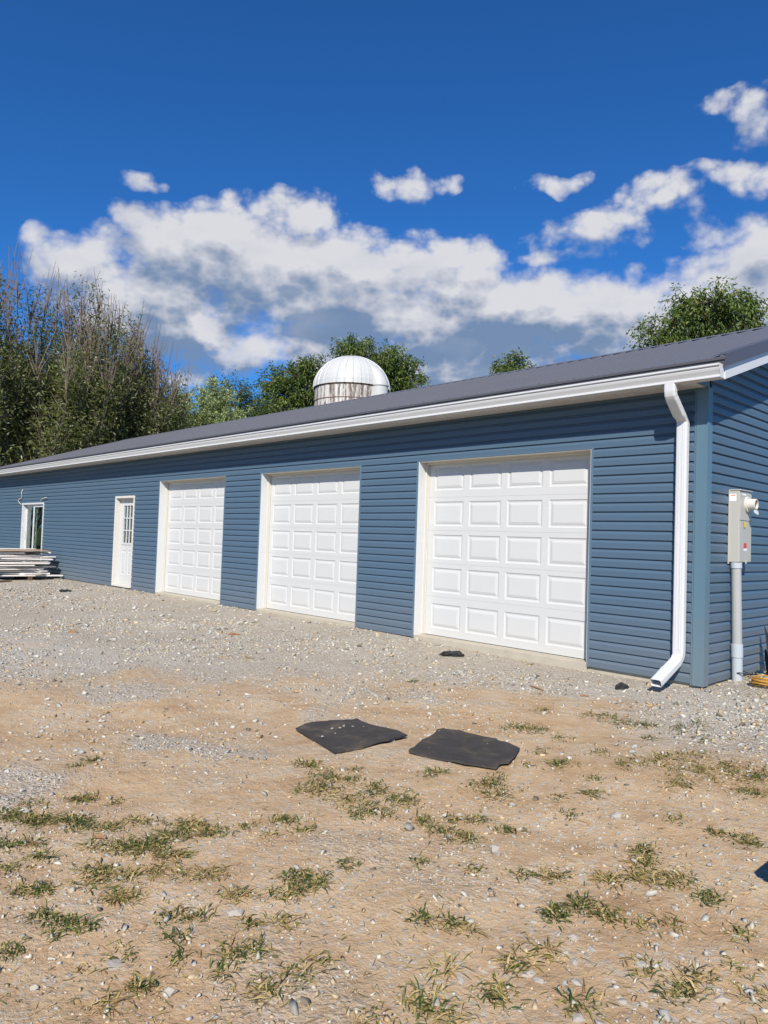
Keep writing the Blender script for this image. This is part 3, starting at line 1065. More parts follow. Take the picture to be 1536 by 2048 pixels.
# ridge cap in lengths, riding on the ribs so dark gaps show between them
cw = 0.17
capp = []
for y, dz in ((-cw, 0.0205), (-cw + 0.012, 0.024), (-0.03, 0.024), (0.0, 0.030), (0.03, 0.024), (cw - 0.012, 0.024), (cw, 0.0205)):
    capp.append((RIDGE_Y + y, roof_z(RIDGE_Y + y) + dz))
capp += [(y, z - 0.002) for y, z in capp[::-1]]
x = ROOF_X0 + 0.012
j = 0
while x > XL_ROOF:
    xe = max(x - 3.05, XL_ROOF - 0.01)
    lift = 0.0008 * (j % 2)
    obj('ridge_cap', MB().sweep([(x, y, z + lift) for y, z in capp], [(xe - 0.02, y, z + lift) for y, z in capp]), 'roof', garage)
    x = xe; j += 1
# eave trim above the gutter
ze = roof_z(EV - 0.05)
et = [(EV - 0.052, ze - 0.0055), (EV - 0.060, ze - 0.006), (EV - 0.062, ze - 0.030), (EV - 0.050, ze - 0.036), (EV - 0.046, ze - 0.088), (EV - 0.052, ze - 0.094), (EV - 0.049, ze - 0.095),
      (EV - 0.042, ze - 0.088), (EV - 0.042, ze - 0.0075)]
obj('eave_trim', MB().sweep([(XL_ROOF - 0.005, y, z) for y, z in et], [(ROOF_X0 + 0.004, y, z) for y, z in et]), 'roof_trim', garage)
# rake boards and rake trim, both gables, both slopes
for gx, sg in ((XR, 1), (XL, -1)):
    for half in (0, 1):
        def yz(y, z):
            return (y, z) if half == 0 else (DEPTH - y, z)
        yb, yt = EV - 0.004, RIDGE_Y
        bz = lambda y: 3.066 + PITCH_R * y
        q = [yz(yb, bz(yb)), yz(yt, bz(yt)), yz(yt, bz(yt) + 0.140), yz(yb, bz(yb) + 0.140)]
        obj('rake_board', MB().sweep([(gx, y, z) for y, z in q], [(gx + sg * -0.02, y, z) for y, z in q]), 'white', garage, 0.002)
        # sloping soffit strip between wall and rake board
        q = [yz(yb + 0.01, bz(yb + 0.01) + 0.004), yz(yt, bz(yt) + 0.004), yz(yt, bz(yt) + 0.012), yz(yb + 0.01, bz(yb + 0.01) + 0.012)]
        obj('rake_soffit', MB().sweep([(gx - sg * 0.0205, y, z) for y, z in q], [(0.0 if sg == 1 else X_END, y, z) for y, z in q]), 'soffit', garage)
        y0 = EV - 0.056
        tz = lambda y: roof_z(y)
        for (d0, d1, xo0, xo1) in ((0.023, -0.098, 0.015, 0.019), (0.023, 0.0205, -0.11, 0.015), (-0.092, -0.098, 0.019, 0.026)):
            q = [yz(y0, tz(y0) + d1), yz(yt, tz(yt) + d1), yz(yt, tz(yt) + d0), yz(y0, tz(y0) + d0)]
            obj('rake_trim', MB().sweep([(gx + sg * xo0, y, z) for y, z in q], [(gx + sg * xo1, y, z) for y, z in q]), 'roof_trim', garage)


# ------------------------------------------------------------------ silo
def hdir(v):
    u = Vector((v[0], v[1], 0.0)); return u.normalized()


def silo():
    dep = 44.0
    c = at(703, 781, dep)
    S = Vector((c[0], c[1], 0.0)); zr = float(c[2])
    R, HD = 2.28, 2.02
    zg = float(gh(S.x, S.y))
    root = tag(empty('silo', (S.x, S.y, zg)), 'white domed farm silo with brown streaked wall showing above the garage roof', 'silo')
    n = 56
    ring = lambda r, z: [(S.x + r * math.cos(2 * math.pi * i / n), S.y + r * math.sin(2 * math.pi * i / n), z) for i in range(n)]
    obj('silo_wall', MB().loft([ring(R - 0.06, zg - 0.2), ring(R - 0.06, zr + 0.02)]), 'silo_wall', root, smooth=False)
    for k in range(9):
        z = zr - 0.03 - 0.78 * k
        obj('hoop', MB().loft([ring(R - 0.062, z - 0.02), ring(R - 0.035, z - 0.02), ring(R - 0.035, z + 0.02), ring(R - 0.062, z + 0.02)], caps=False), 'hoop', root)
    ng = 30
    gore = MB()
    da = 2 * math.pi / ng
    rows = []
    for i in range(11):
        t = math.pi / 2 * i / 10 * 0.985
        r, z = (R + 0.02) * math.cos(t), HD * math.sin(t)
        row = []
        for f, lift in ((-0.5, 0.04), (-0.46, 0.04), (-0.40, 0.0), (0.0, 0.006), (0.40, 0.0), (0.46, 0.04), (0.5, 0.04)):
            rr = r + lift * math.cos(t) * min(1, r / 0.8)
            row.append((rr * math.cos(f * da), rr * math.sin(f * da), z + lift * math.sin(t) * 0.5))
        rows.append(row)
    vs = [v for r_ in rows for v in r_]
    fs = [(i * 7 + j, i * 7 + j + 1, (i + 1) * 7 + j + 1, (i + 1) * 7 + j) for i in range(10) for j in range(6)]
    gm = mesh_from('dome_panel', vs, fs); gm.materials.append(MAT['silo_dome'])
    dome = obj('dome', MB().loft([[(S.x + 0.30 * math.cos(a), S.y + 0.30 * math.sin(a), zr + HD - 0.03 + dz) for a in np.linspace(0, 2 * math.pi, 20, endpoint=False)]
                                  if rr else [(S.x + 0.02 * math.cos(a), S.y + 0.02 * math.sin(a), zr + HD + 0.05) for a in np.linspace(0, 2 * math.pi, 20, endpoint=False)]
                                  for rr, dz in ((1, 0), (1, 0.03), (0, 0))]), 'silo_dome', root)
    for k in range(ng):
        o = obj('dome_panel', gm, None, dome)
        o.location = (S.x, S.y, zr + 0.015); o.rotation_euler = (0, 0, k * da + 0.05)
    # filling chute with a rounded hood on the side towards the right
    right = hdir(RIGHT); tow = -hdir(FWD)
    th = math.radians(41)
    dirv = right * math.cos(th) + tow * math.sin(th)
    rc = 0.50
    rings = []
    for z, off, rad in ((zg, R - 0.02, rc), (zr - 0.04, R - 0.02, rc)):
        p = S + dirv * off
        rings.append([(p.x + rad * math.cos(a), p.y + rad * math.sin(a), z) for a in np.linspace(0, 2 * math.pi, 24, endpoint=False)])
    obj('chute', MB().loft(rings), 'silo_dome', root, smooth=False)
    rings = []
    for z, off, rad in ((-0.03, R - 0.02, rc + 0.03), (0.02, R - 0.02, rc + 0.03), (0.35, R - 0.09, rc), (0.7, R - 0.27, rc - 0.02), (1.05, R - 0.56, rc - 0.06), (1.35, R - 0.92, rc - 0.14), (1.5, R - 1.2, 0.2)):
        p = S + dirv * off
        rings.append([(p.x + rad * math.cos(a), p.y + rad * math.sin(a), zr + z) for a in np.linspace(0, 2 * math.pi, 24, endpoint=False)])
    obj('chute_hood', MB().loft(rings), 'silo_dome', root, smooth=True)


silo()


# ------------------------------------------------------------------ trees
def unit(a):
    return a / np.maximum(np.linalg.norm(a, axis=1, keepdims=True), 1e-9)


def leaf_arrays(c, ax, L, Wd, r):
    """rhombic leaves, slightly folded along the midrib"""
    n = len(c)
    ax = unit(ax)
    nn = unit(r.normal(size=(n, 3)) + np.array([0, 0, 0.5]))
    side = unit(np.cross(ax, nn)); up = np.cross(side, ax)
    L = np.asarray(L).reshape(-1, 1); Wd = np.asarray(Wd).reshape(-1, 1)
    V = np.empty((n, 4, 3))
    V[:, 0] = c - ax * L * 0.5
    V[:, 1] = c + side * Wd * 0.5 - ax * L * 0.05 + up * Wd * 0.2
    V[:, 2] = c + ax * L * 0.5 - up * L * 0.10
    V[:, 3] = c - side * Wd * 0.5 - ax * L * 0.05 + up * Wd * 0.2
    F = np.arange(n * 4).reshape(n, 4)
    return V.reshape(-1, 3), F


def ground_at(px, py):
    """where the pixel's sight line meets the ground"""
    d = ray(px, py); z = -0.12
    for _ in range(6):
        t = (z - CAM[2]) / d[2]
        p = CAM + d * t
        z = float(gh(p[0], p[1]))
    return p[0], p[1], z


def broad_tree(label, lobes, depth, seed, cols, leaf=(0.17, 0.075), per=26, clusters=700, droop=0.25, spread=0.5, trunk_r=0.22, base_px=None, name='broadleaf_tree', group=None):
    """lobes: pixel ellipses (px, py, rx, ry) of the crown, given real depth around the tree's own distance"""
    r = np.random.default_rng(seed)
    s = depth / FOC
    cen, rad = [], []
    for i, (px, py, rx, ry) in enumerate(lobes):
        dd = depth + r.uniform(-0.5, 0.5) * rx * s
        cen.append(at(px, py, dd)); rad.append((rx * s, rx * s * 0.9, ry * s))
    cen = np.array(cen); rad = np.array(rad)
    bx = np.average(cen[:, 0], weights=rad[:, 0] ** 2); by = np.average(cen[:, 1], weights=rad[:, 0] ** 2)
    if base_px is not None:
        q = at(base_px, 900, depth); bx, by = q[0], q[1]
    zb = float(gh(bx, by))
    root = tag(empty(name, (bx, by, zb)), label, 'tree', group)
    mb = MB()
    zlow = (cen[:, 2] - rad[:, 2]).min()
    fork = Vector((bx, by, zb + max(1.5, (zlow - zb) * 0.75)))
    mb.tube([(bx, by, zb - 0.2), (bx + 0.05, by, zb + 0.6), tuple((Vector((bx, by, zb)) + fork) / 2 + Vector((0.1, -0.06, 0))), tuple(fork)], [trunk_r * 1.35, trunk_r, trunk_r * 0.9, trunk_r * 0.75], 9)
    vol = rad.prod(axis=1) ** 0.72; cnt = np.maximum((clusters * vol / vol.sum()).astype(int), 12)
    Vs, Fs, Cs = [], [], []; off = 0
    for li in range(len(lobes)):
        c0 = Vector(cen[li]); R3 = rad[li]
        m = fork.lerp(c0, 0.5) + Vector(r.normal(size=3) * R3.mean() * 0.15)
        mb.tube([tuple(fork), tuple(m), tuple(c0)], [trunk_r * 0.55, trunk_r * 0.35, trunk_r * 0.2], 6)
        n = cnt[li]
        u = unit(r.normal(size=(n, 3))); rr = r.uniform(0.2, 1.0, (n, 1)) ** 0.6
        lump = 1.0 + 0.42 * np.sin(u[:, :1] * 5 + seed) * np.cos(u[:, 2:] * 6 + li)
        P = cen[li] + u * rr * R3 * lump
        for q in P[: min(n, 46)]:
            q = Vector(q); a = c0.lerp(q, 0.15)
            mid = a.lerp(q, 0.55) + Vector((0, 0, -0.06 * (q - a).length))
            mb.tube([tuple(a), tuple(mid), tuple(q)], [trunk_r * 0.13, trunk_r * 0.07, 0.012], 4, caps=False)
        # each cluster is a spray of leaves along a few short drooping twigs
        nl = per
        tw = unit(u[:, None, :].repeat(nl, 1).reshape(-1, 3) * 0.7 + r.normal(size=(n * nl, 3)) * 0.75 + np.array([0, 0, -droop]))
        tl = r.uniform(0.05, spread, (n * nl, 1))
        pc = P.repeat(nl, 0) + tw * tl + r.normal(size=(n * nl, 3)) * 0.05
        pc[:, 2] -= tl[:, 0] ** 2 * droop
        ax = tw + r.normal(size=tw.shape) * 0.45 + np.array([0, 0, -droop])
        L = leaf[0] * r.uniform(0.65, 1.3, n * nl); Wd = leaf[1] * r.uniform(0.7, 1.25, n * nl)
        V, F = leaf_arrays(pc, ax, L, Wd, r)
        tint = r.uniform(0, 1, n).repeat(nl)[:, None] * 0.6 + r.uniform(0, 1, (n * nl, 1)) * 0.4
        ca, cb = np.array(cols[0]), np.array(cols[1])
        cc = ca + (cb - ca) * tint
        if len(cols) > 2:
            pick = r.uniform(size=n * nl) < 0.05
            cc[pick] = cols[2]
        Vs.append(V); Fs.append(F + off); Cs.append(cc.repeat(4, 0)); off += len(V)
    me = mesh_np('crown', np.vstack(Vs), np.vstack(Fs), np.vstack(Cs))
    obj('crown', me, 'leaf', root)
    obj('trunk', mb, 'bark', root)
    return root


def willow(label, base_px, depth, top_py, half_px, seed, twig_top=70, stems=26, leaves=17000, cols=((0.058, 0.072, 0.022), (0.185, 0.205, 0.070), (0.36, 0.39, 0.25)), name='willow_tree'):
    """many upright stems fanning from one stool, leafy to about four fifths, bare wands above"""
    r = np.random.default_rng(seed)
    b = at(base_px, 1000, depth); s = depth / FOC
    zb = float(gh(b[0], b[1])); ztop = float(at(base_px, top_py, depth)[2])
    Hh = ztop - zb
    root = tag(empty(name, (b[0], b[1], zb)), label, 'tree')
    mb, tw = MB(), MB()
    rightv = np.array(hdir(RIGHT)); fw = np.array(hdir(FWD))
    LP, LA, LC = [], [], []
    for k in range(stems):
        a = r.uniform(0, 2 * math.pi); q = r.uniform(0.05, 1.0) ** 0.6
        dx, dy = math.cos(a) * q * half_px * s, math.sin(a) * q * half_px * s * 0.8
        hh = Hh * (1.0 - 0.34 * q ** 2) * r.uniform(0.90, 1.03)
        st = np.array([b[0], b[1], zb]) + (rightv * dx + fw * dy) * 0.12
        en = st + rightv * dx + fw * dy + np.array([0, 0, hh])
        pts = []
        for t in np.linspace(0, 1, 9):
            w = 1 - (1 - t) ** 1.7
            p = st + (rightv * dx + fw * dy) * w + np.array([0, 0, hh * t]) + r.normal(size=3) * 0.08 * (t > 0)
            pts.append(p)
        rr = 0.052 * (0.5 + 1.0 * r.uniform())
        mb.tube([tuple(p) for p in pts], [rr * (1 - 0.9 * i / 8) + 0.012 for i in range(9)], 5, caps=False)
        pts = np.array(pts)
        # side wands
        nw = 28
        for j in range(nw):
            t = r.uniform(0.22, 0.99)
            i0 = min(int(t * 8), 7); f = t * 8 - i0
            p0 = pts[i0] * (1 - f) + pts[i0 + 1] * f
            ang = r.uniform(0, 2 * math.pi); lean = r.uniform(0.35, 1.15)
            dv = np.array([math.cos(ang) * lean, math.sin(ang) * lean, 1.0]); dv /= np.linalg.norm(dv)
            ln = r.uniform(1.2, 2.8) * (0.7 + 0.5 * (1 - t))
            p1 = p0 + dv * ln * 0.5; p2 = p1 + (dv + np.array([0, 0, 0.35])) / 1.2 * ln * 0.5
            bare = t > 0.78 and r.uniform() < 0.6
            tw.tube([tuple(p0), tuple(p1), tuple(p2)], [0.016, 0.011, 0.005] if not bare else [0.017, 0.012, 0.006], 3, caps=False)
            if not bare:
                m = int(leaves / (stems * nw))
                tt = r.uniform(0.1, 1.0, (m, 1))
                c = p0 + (p2 - p0) * tt + r.normal(size=(m, 3)) * (0.30 + 0.18 * (1 - t))
                LP.append(c)
                wind = rightv * -0.35
                LA.append(dv * 0.6 + r.normal(size=(m, 3)) * 0.6 + wind + np.array([0, 0, -0.25]))
                v = np.clip(r.uniform() * 0.55 + r.uniform(size=(m, 1)) * 0.45 + 0.15 * (t - 0.5), 0, 1)
                cc = np.array(cols[0]) + (np.array(cols[1]) - np.array(cols[0])) * v
                sil = r.uniform(size=m) < (0.22 if r.uniform() < 0.22 else 0.03)
                cc[sil] = cols[2]
                LC.append(cc)
        # bare leaders on top
        for j in range(6):
            p0 = pts[-1] - np.array([0, 0, r.uniform(0, 0.8)])
            dv = np.array([r.normal() * 0.17, r.normal() * 0.17, 1.0])
            ln = twig_top * s * r.uniform(0.35, 1.0)
            tw.tube([tuple(p0), tuple(p0 + dv * ln * 0.55 + r.normal(size=3) * 0.04), tuple(p0 + dv * ln)], [0.024, 0.017, 0.009], 3, caps=False)
    c = np.vstack(LP); axs = np.vstack(LA); cc = np.vstack(LC)
    V, F = leaf_arrays(c, axs, r.uniform(0.16, 0.30, len(c)), r.uniform(0.045, 0.075, len(c)), r)
    obj('crown', mesh_np('crown', V, F, cc.repeat(4, 0)), 'leaf', root)
    obj('trunk', mb, 'bark', root)
    obj('twigs', tw, 'twig', root)
    return root


willow('tallest willow at the far left with bare twigs standing above its crown', 22, 36.0, 585, 190, 11, 120, 44, 70000)
w2 = willow('bushy olive willow with bare wands, second from the left edge', 150, 38.0, 600, 165, 12, 95, 44, 70000)
willow('lower dark willow sloping down toward the pale trees', 255, 40.0, 700, 105, 13, 105, 30, 42000)
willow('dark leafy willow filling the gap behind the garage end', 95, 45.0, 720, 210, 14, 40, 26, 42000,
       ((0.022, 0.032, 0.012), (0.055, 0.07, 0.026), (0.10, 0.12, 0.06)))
G1 = ((0.045, 0.078, 0.016), (0.160, 0.215, 0.048), (0.26, 0.25, 0.05))
G2 = ((0.04, 0.070, 0.02), (0.12, 0.17, 0.05), (0.22, 0.24, 0.08))
PALE = ((0.17, 0.22, 0.09), (0.38, 0.44, 0.22), (0.50, 0.54, 0.38))
broad_tree('deep green rounded tree peeping between willow and pale poplars', [(318, 815, 28, 40), (340, 845, 40, 40), (300, 850, 40, 40)], 52, 21, ((0.03, 0.06, 0.012), (0.075, 0.125, 0.025)), clusters=330)
broad_tree('pale green poplar with a slim pointed top', [(360, 812, 26, 40), (372, 850, 42, 45), (350, 870, 40, 40)], 46, 22, PALE, leaf=(0.13, 0.08), per=30, clusters=420, droop=0.1, spread=0.35, name='poplar_tree')
broad_tree('fuller pale silvery poplar right of the slim one', [(430, 792, 34, 36), (440, 830, 55, 50), (415, 850, 50, 50), (465, 860, 45, 45)], 45, 23, PALE, leaf=(0.13, 0.08), per=30, clusters=620, droop=0.1, spread=0.35, name='poplar_tree')
broad_tree('thin dark locust sapling rising beside the pale poplars', [(455, 765, 14, 22), (480, 785, 24, 26), (500, 812, 38, 36), (490, 845, 45, 40), (530, 835, 35, 40)], 47, 24, G2, leaf=(0.14, 0.07), per=20, clusters=380, spread=0.55, trunk_r=0.14)
broad_tree('green locust tree with arching boughs left of the silo', [(548, 765, 34, 22), (585, 750, 40, 20), (620, 735, 34, 20), (590, 790, 60, 32), (555, 815, 45, 30), (625, 775, 30, 45), (610, 820, 40, 25)], 50, 25, G1, leaf=(0.24, 0.085), per=22, clusters=560, droop=0.45, spread=0.6)
broad_tree('tall green locust tree rising behind the silo dome', [(690, 702, 24, 18), (720, 700, 42, 24), (770, 722, 48, 30), (815, 728, 24, 14), (800, 755, 42, 28), (745, 745, 60, 36), (780, 785, 60, 22), (828, 772, 22, 18)], 54, 26, G1, leaf=(0.25, 0.09), per=24, clusters=640, droop=0.45, spread=0.6)
broad_tree('small treetop showing over the middle of the ridge', [(1003, 733, 17, 11), (1035, 722, 18, 16), (1055, 738, 18, 10), (1020, 752, 40, 18), (1010, 790, 45, 30)], 40, 27, G1, leaf=(0.17, 0.07), per=24, clusters=300, droop=0.4, spread=0.42, trunk_r=0.15)
broad_tree('leafy green tree rising behind the right end of the roof', [(1300, 665, 26, 28), (1345, 645, 36, 36), (1385, 605, 42, 30), (1430, 600, 52, 28), (1475, 608, 36, 26), (1500, 640, 28, 28), (1440, 640, 70, 40), (1390, 665, 60, 40), (1470, 680, 55, 35), (1330, 695, 55, 30), (1505, 605, 14, 12)], 30, 28,
           ((0.042, 0.078, 0.016), (0.165, 0.230, 0.05), (0.32, 0.26, 0.06)), leaf=(0.19, 0.060), per=26, clusters=470, droop=0.65, spread=0.50)


def copy_tree(src, loc, label, scale=1.0, rz=0.0):
    o = src.copy(); C.objects.link(o); o.location = loc; o['label'] = label; o.rotation_euler = (0, 0, rz); o.scale = (scale,) * 3
    for ch in src.children:
        c = ch.copy(); C.objects.link(c); c.parent = o; c.matrix_parent_inverse = ch.matrix_parent_inverse.copy()
    return o


# trees on the other side of the yard, seen only as the dark reflection in the patio door
for i, (x, y, s_, rz, lb) in enumerate([(-50.0, -8.5, 1.05, 0.6, 'willow across the yard, nearest of those reflected in the patio door'),
                                       (-56.0, -15.0, 1.2, 2.1, 'willow across the yard, tallest of those reflected in the patio door'),
                                       (-52.0, -22.5, 1.0, 4.0, 'willow across the yard, last in the reflected row')]):
    copy_tree(w2, (x, y, float(gh(x, y))), lb, s_, rz)


# ------------------------------------------------------------------ electric box on the side wall
def meter_box():
    y0, y1, x0, x1, z0, z1 = 0.548, 0.868, 0.020, 0.125, 1.222, 1.972
    root = tag(empty('electric_box', (0.06, 0.7, float(gh(0.1, 0.65)))), 'tall grey electric box with white round inlet and conduit on the side wall', 'electric box')
    obj('cabinet', MB().box(x0, x1, y0, y1, z0, z1), 'grey_box', root, 0.006)
    obj('back_plate', MB().box(0.018, 0.026, y0 - 0.012, y1 + 0.012, z0 - 0.02, z1 + 0.004), 'grey_box', root, 0.002)
    obj('cover', MB().box(x1 + 0.0005, x1 + 0.008, y0 + 0.006, y1 - 0.006, z0 + 0.006, 1.655).box(x1 + 0.0005, x1 + 0.008, y0 + 0.006, y1 - 0.006, 1.662, z1 - 0.03), 'grey_box', root, 0.003)
    obj('rain_lip', MB().box(x0, x1 + 0.014, y0 - 0.006, y1 + 0.006, z1 + 0.0005, z1 + 0.012), 'grey_box', root, 0.003)
    cy, cz = 0.735, 1.835
    ringx = lambda x, r: [(x, cy + r * math.cos(a), cz + r * math.sin(a)) for a in np.linspace(0, 2 * math.pi, 24, endpoint=False)]
    soc = obj('inlet', MB().loft([ringx(x1 + 0.008, 0.082), ringx(x1 + 0.025, 0.082), ringx(x1 + 0.026, 0.060), ringx(x1 + 0.100, 0.058), ringx(x1 + 0.103, 0.055), ringx(x1 + 0.103, 0.046), ringx(x1 + 0.07, 0.044)]), 'cream', root, smooth=False)
    obj('inlet_face', MB().loft([ringx(x1 + 0.0705, 0.043), ringx(x1 + 0.074, 0.043)]), 'black', soc)
    for a in (0.4, 2.5, 4.3):
        py, pz = cy + 0.025 * math.cos(a), cz + 0.025 * math.sin(a)
        obj('prong', MB().box(x1 + 0.074, x1 + 0.095, py - 0.003, py + 0.003, pz - 0.01, pz + 0.01), 'hoop', soc)
    # flap hanging open below
    fl = [(x1 + 0.078 + 0.022 * t, cy + s * 0.044 * math.sqrt(max(0.0, 1 - (2 * t - 1) ** 2) + 0.02), cz - 0.058 - 0.060 * t) for s in (1, -1) for t in (np.linspace(0, 1, 7) if s == 1 else np.linspace(1, 0, 7))]
    obj('flap', MB().sweep(fl, [(x + 0.008, y, z + 0.006) for x, y, z in fl]), 'teal_glass', soc)
    flw = [(x + 0.009, cy + (y - cy) * 1.08, z + 0.004) for x, y, z in fl]
    obj('flap_rim', MB().sweep(flw, [(x + 0.006, y, z + 0.004) for x, y, z in flw]), 'white', soc)
    obj('label_plate', MB().box(x0 + 0.006, x0 + 0.074, y0 - 0.0012, y0 - 0.0002, 1.862, 1.936), 'sticker_white', root)
    obj('label_band', MB().box(x0 + 0.016, x0 + 0.062, y0 - 0.0022, y0 - 0.0014, 1.914, 1.926), 'sticker_orange', root)
    obj('rating_label', MB().box(x1 + 0.0083, x1 + 0.0092, 0.60, 0.70, 1.925, 1.942), 'sticker_white', root)
    obj('warning_label', MB().box(x1 + 0.0083, x1 + 0.0092, 0.655, 0.735, 1.370, 1.425), 'sticker_red', root)
    obj('warning_label', MB().box(x1 + 0.0083, x1 + 0.0092, 0.655, 0.745, 1.345, 1.369), 'sticker_white', root)
    obj('tag', MB().sweep([(x1 + 0.012, 0.635, 1.650), (x1 + 0.014, 0.690, 1.640), (x1 + 0.016, 0.680, 1.585), (x1 + 0.013, 0.645, 1.590)], [(x1 + 0.014, 0.635, 1.650), (x1 + 0.016, 0.690, 1.640), (x1 + 0.018, 0.680, 1.585), (x1 + 0.015, 0.645, 1.590)]), 'yellow', root)
    obj('latch', MB().box(x1 + 0.008, x1 + 0.02, 0.70, 0.72, z0 - 0.012, z0 + 0.02), 'grey_box', root, 0.002)
    pt, pb = Vector((0.082, 0.602, 1.215)), Vector((0.100, 0.640, -0.15))
    P = lambda z: pb.lerp(pt, (z - pb.z) / (pt.z - pb.z))
    def pipe(nm, za, zb, r, mat):
        obj(nm, MB().tube([P(za), P(zb)], r, 20), mat, root, 0.002)
    pipe('conduit', 0.36, 1.17, 0.0485, 'grey_pvc')
    pipe('conduit_hub', 1.160, 1.221, 0.056, 'pale_pvc')
    pipe('coupling', 0.235, 0.372, 0.058, 'pale_pvc')
    pipe('conduit', -0.14, 0.24, 0.052, 'pale_pvc')


meter_box()


# ------------------------------------------------------------------ cord and stake by the side wall, added shadow box at the yard edge
def coil():
    cx, cy = ground_at(1527, 1374)[:2]
    z0 = float(gh(cx, cy))
    root = tag(empty('extension_cord', (cx, cy, z0)), 'yellow extension cord coiled on the gravel by the side wall', 'cord')
    r = random.Random(3)
    for k in range(5):
        R = 0.095 + 0.012 * r.uniform(-1, 1); zz = 0.022 + 0.017 * k
        ox, oy, ph = r.uniform(-.012, .012), r.uniform(-.012, .012), r.uniform(0, 6)
        pts = []
        for i in range(29):
            a = 2 * math.pi * i / 28
            x, y = cx + ox + R * math.cos(a) * 1.12, cy + oy + R * math.sin(a)
            pts.append((x, y, z0 + zz + 0.008 * math.sin(2 * a + ph)))
        obj('cord_loop', MB().tube(pts, 0.0085, 6, caps=False), 'yellow_cord', root, smooth=True)
    obj('tie', MB().tube([(cx + 0.10 + 0.03 * math.cos(t), cy - 0.03, z0 + 0.055 + 0.055 * math.sin(t)) for t in np.linspace(0, 2 * math.pi, 13)], 0.009, 6, caps=False), 'black', root)
    c = tag(obj('black_cable', MB().tube([(0.16 + 0.10 * math.cos(t) - 0.02 * t / 6, 0.70 + 0.16 * math.sin(t) + 0.05 * t / 6, float(gh(0.2, 0.7)) + 0.035 + 0.012 * math.sin(3 * t) + 0.006 * t) for t in np.linspace(0.4, 6.9, 30)], 0.006, 6), 'black', smooth=True),
            'thin black cable looped beside the yellow cord', 'cable')


coil()


def spade():
    x, y = 0.16, 1.375
    z0 = float(gh(x, y))
    root = tag(empty('spade', (x, y, z0)), 'black pointed spade blade standing at the side wall', 'spade')
    pts = [(-0.075, 0.0), (-0.080, 0.22), (-0.055, 0.36), (-0.012, 0.50), (0.0, 0.515), (0.012, 0.50), (0.055, 0.36), (0.080, 0.22), (0.075, 0.0)]
    q0 = [(x - 0.12 * h + 0.03 * abs(u) / 0.08, y + u, z0 + 0.02 + h) for u, h in pts]
    q1 = [(a + 0.005, b, c) for a, b, c in q0]
    obj('blade', MB().sweep(q0, q1), 'black', root, 0.001)
    obj('socket', MB().tube([(x, y, z0 - 0.02), (x - 0.03, y, z0 + 0.18), (x - 0.045, y, z0 + 0.28)], [0.022, 0.021, 0.008], 10), 'black', root)


spade()


def shadow_caster():
    """invented lidded box added beside the frame; only the corner of its shadow reaches into view"""
    tx, ty, tz = ground_at(1501, 1737)
    hh, w, d = 0.52, 0.22, 0.30  # made-up box, placed out of view so its lid corner shades the ground
    cx, cy = tx + hh / 1.356 + w, ty - hh * 1.33 / 1.356 + d
    z0 = float(gh(cx, cy)) - 0.012
    root = tag(empty('added_shadow_caster', (cx, cy, z0)), 'dark lidded box added unseen outside the right edge to cast a shadow corner', 'shadow_caster')
    m = MAT.setdefault('shadow_caster', material('charcoal_plastic', (0.035, 0.037, 0.04), 0.5, var=0.15, var_scale=6))
    rect = lambda z, a_, b_: [(cx - a_, cy - b_, z0 + z), (cx + a_, cy - b_, z0 + z), (cx + a_, cy + b_, z0 + z), (cx - a_, cy + b_, z0 + z)]
    obj('body', MB().loft([rect(0.0, w - 0.07, d - 0.08), rect(0.44, w - 0.025, d - 0.03), rect(0.445, w - 0.01, d - 0.012), rect(0.475, w - 0.01, d - 0.012)]), m, root, 0.01)
    obj('lid', MB().loft([rect(0.476, w, d), rect(hh, w, d), rect(hh + 0.006, w - 0.05, d - 0.06)]), m, root, 0.006)
    for s_ in (-1, 1):
        obj('handle', MB().box(cx - 0.07, cx + 0.07, cy + s_ * (d - 0.005) - 0.02, cy + s_ * (d - 0.005) + 0.02, z0 + 0.435, z0 + 0.468), m, root, 0.008)


shadow_caster()


# ------------------------------------------------------------------ scrap boards by the patio door
def board(x, y, z, w, ln, t, rz, rx, mat, label, group, ends=0.02, name='board'):
    """a board lying along Y, corners a little uneven"""
    r = random.Random(int((x * 131 + y * 57 + z * 991) * 1000))
    j = lambda a: r.uniform(-a, a)
    v = []
    for zz in (-t / 2, t / 2):
        v.append([(-w / 2 + j(.004), -ln / 2 + j(ends), zz), (w / 2 + j(.004), -ln / 2 + j(ends), zz), (w / 2 + j(.004), ln / 2 + j(ends), zz), (-w / 2 + j(.004), ln / 2 + j(ends), zz)])
    o = obj(name, MB().sweep(v[0], v[1]), mat)
    o.location = (x, y, z); o.rotation_euler = (rx, 0, rz)
    return tag(o, label, 'board', group)


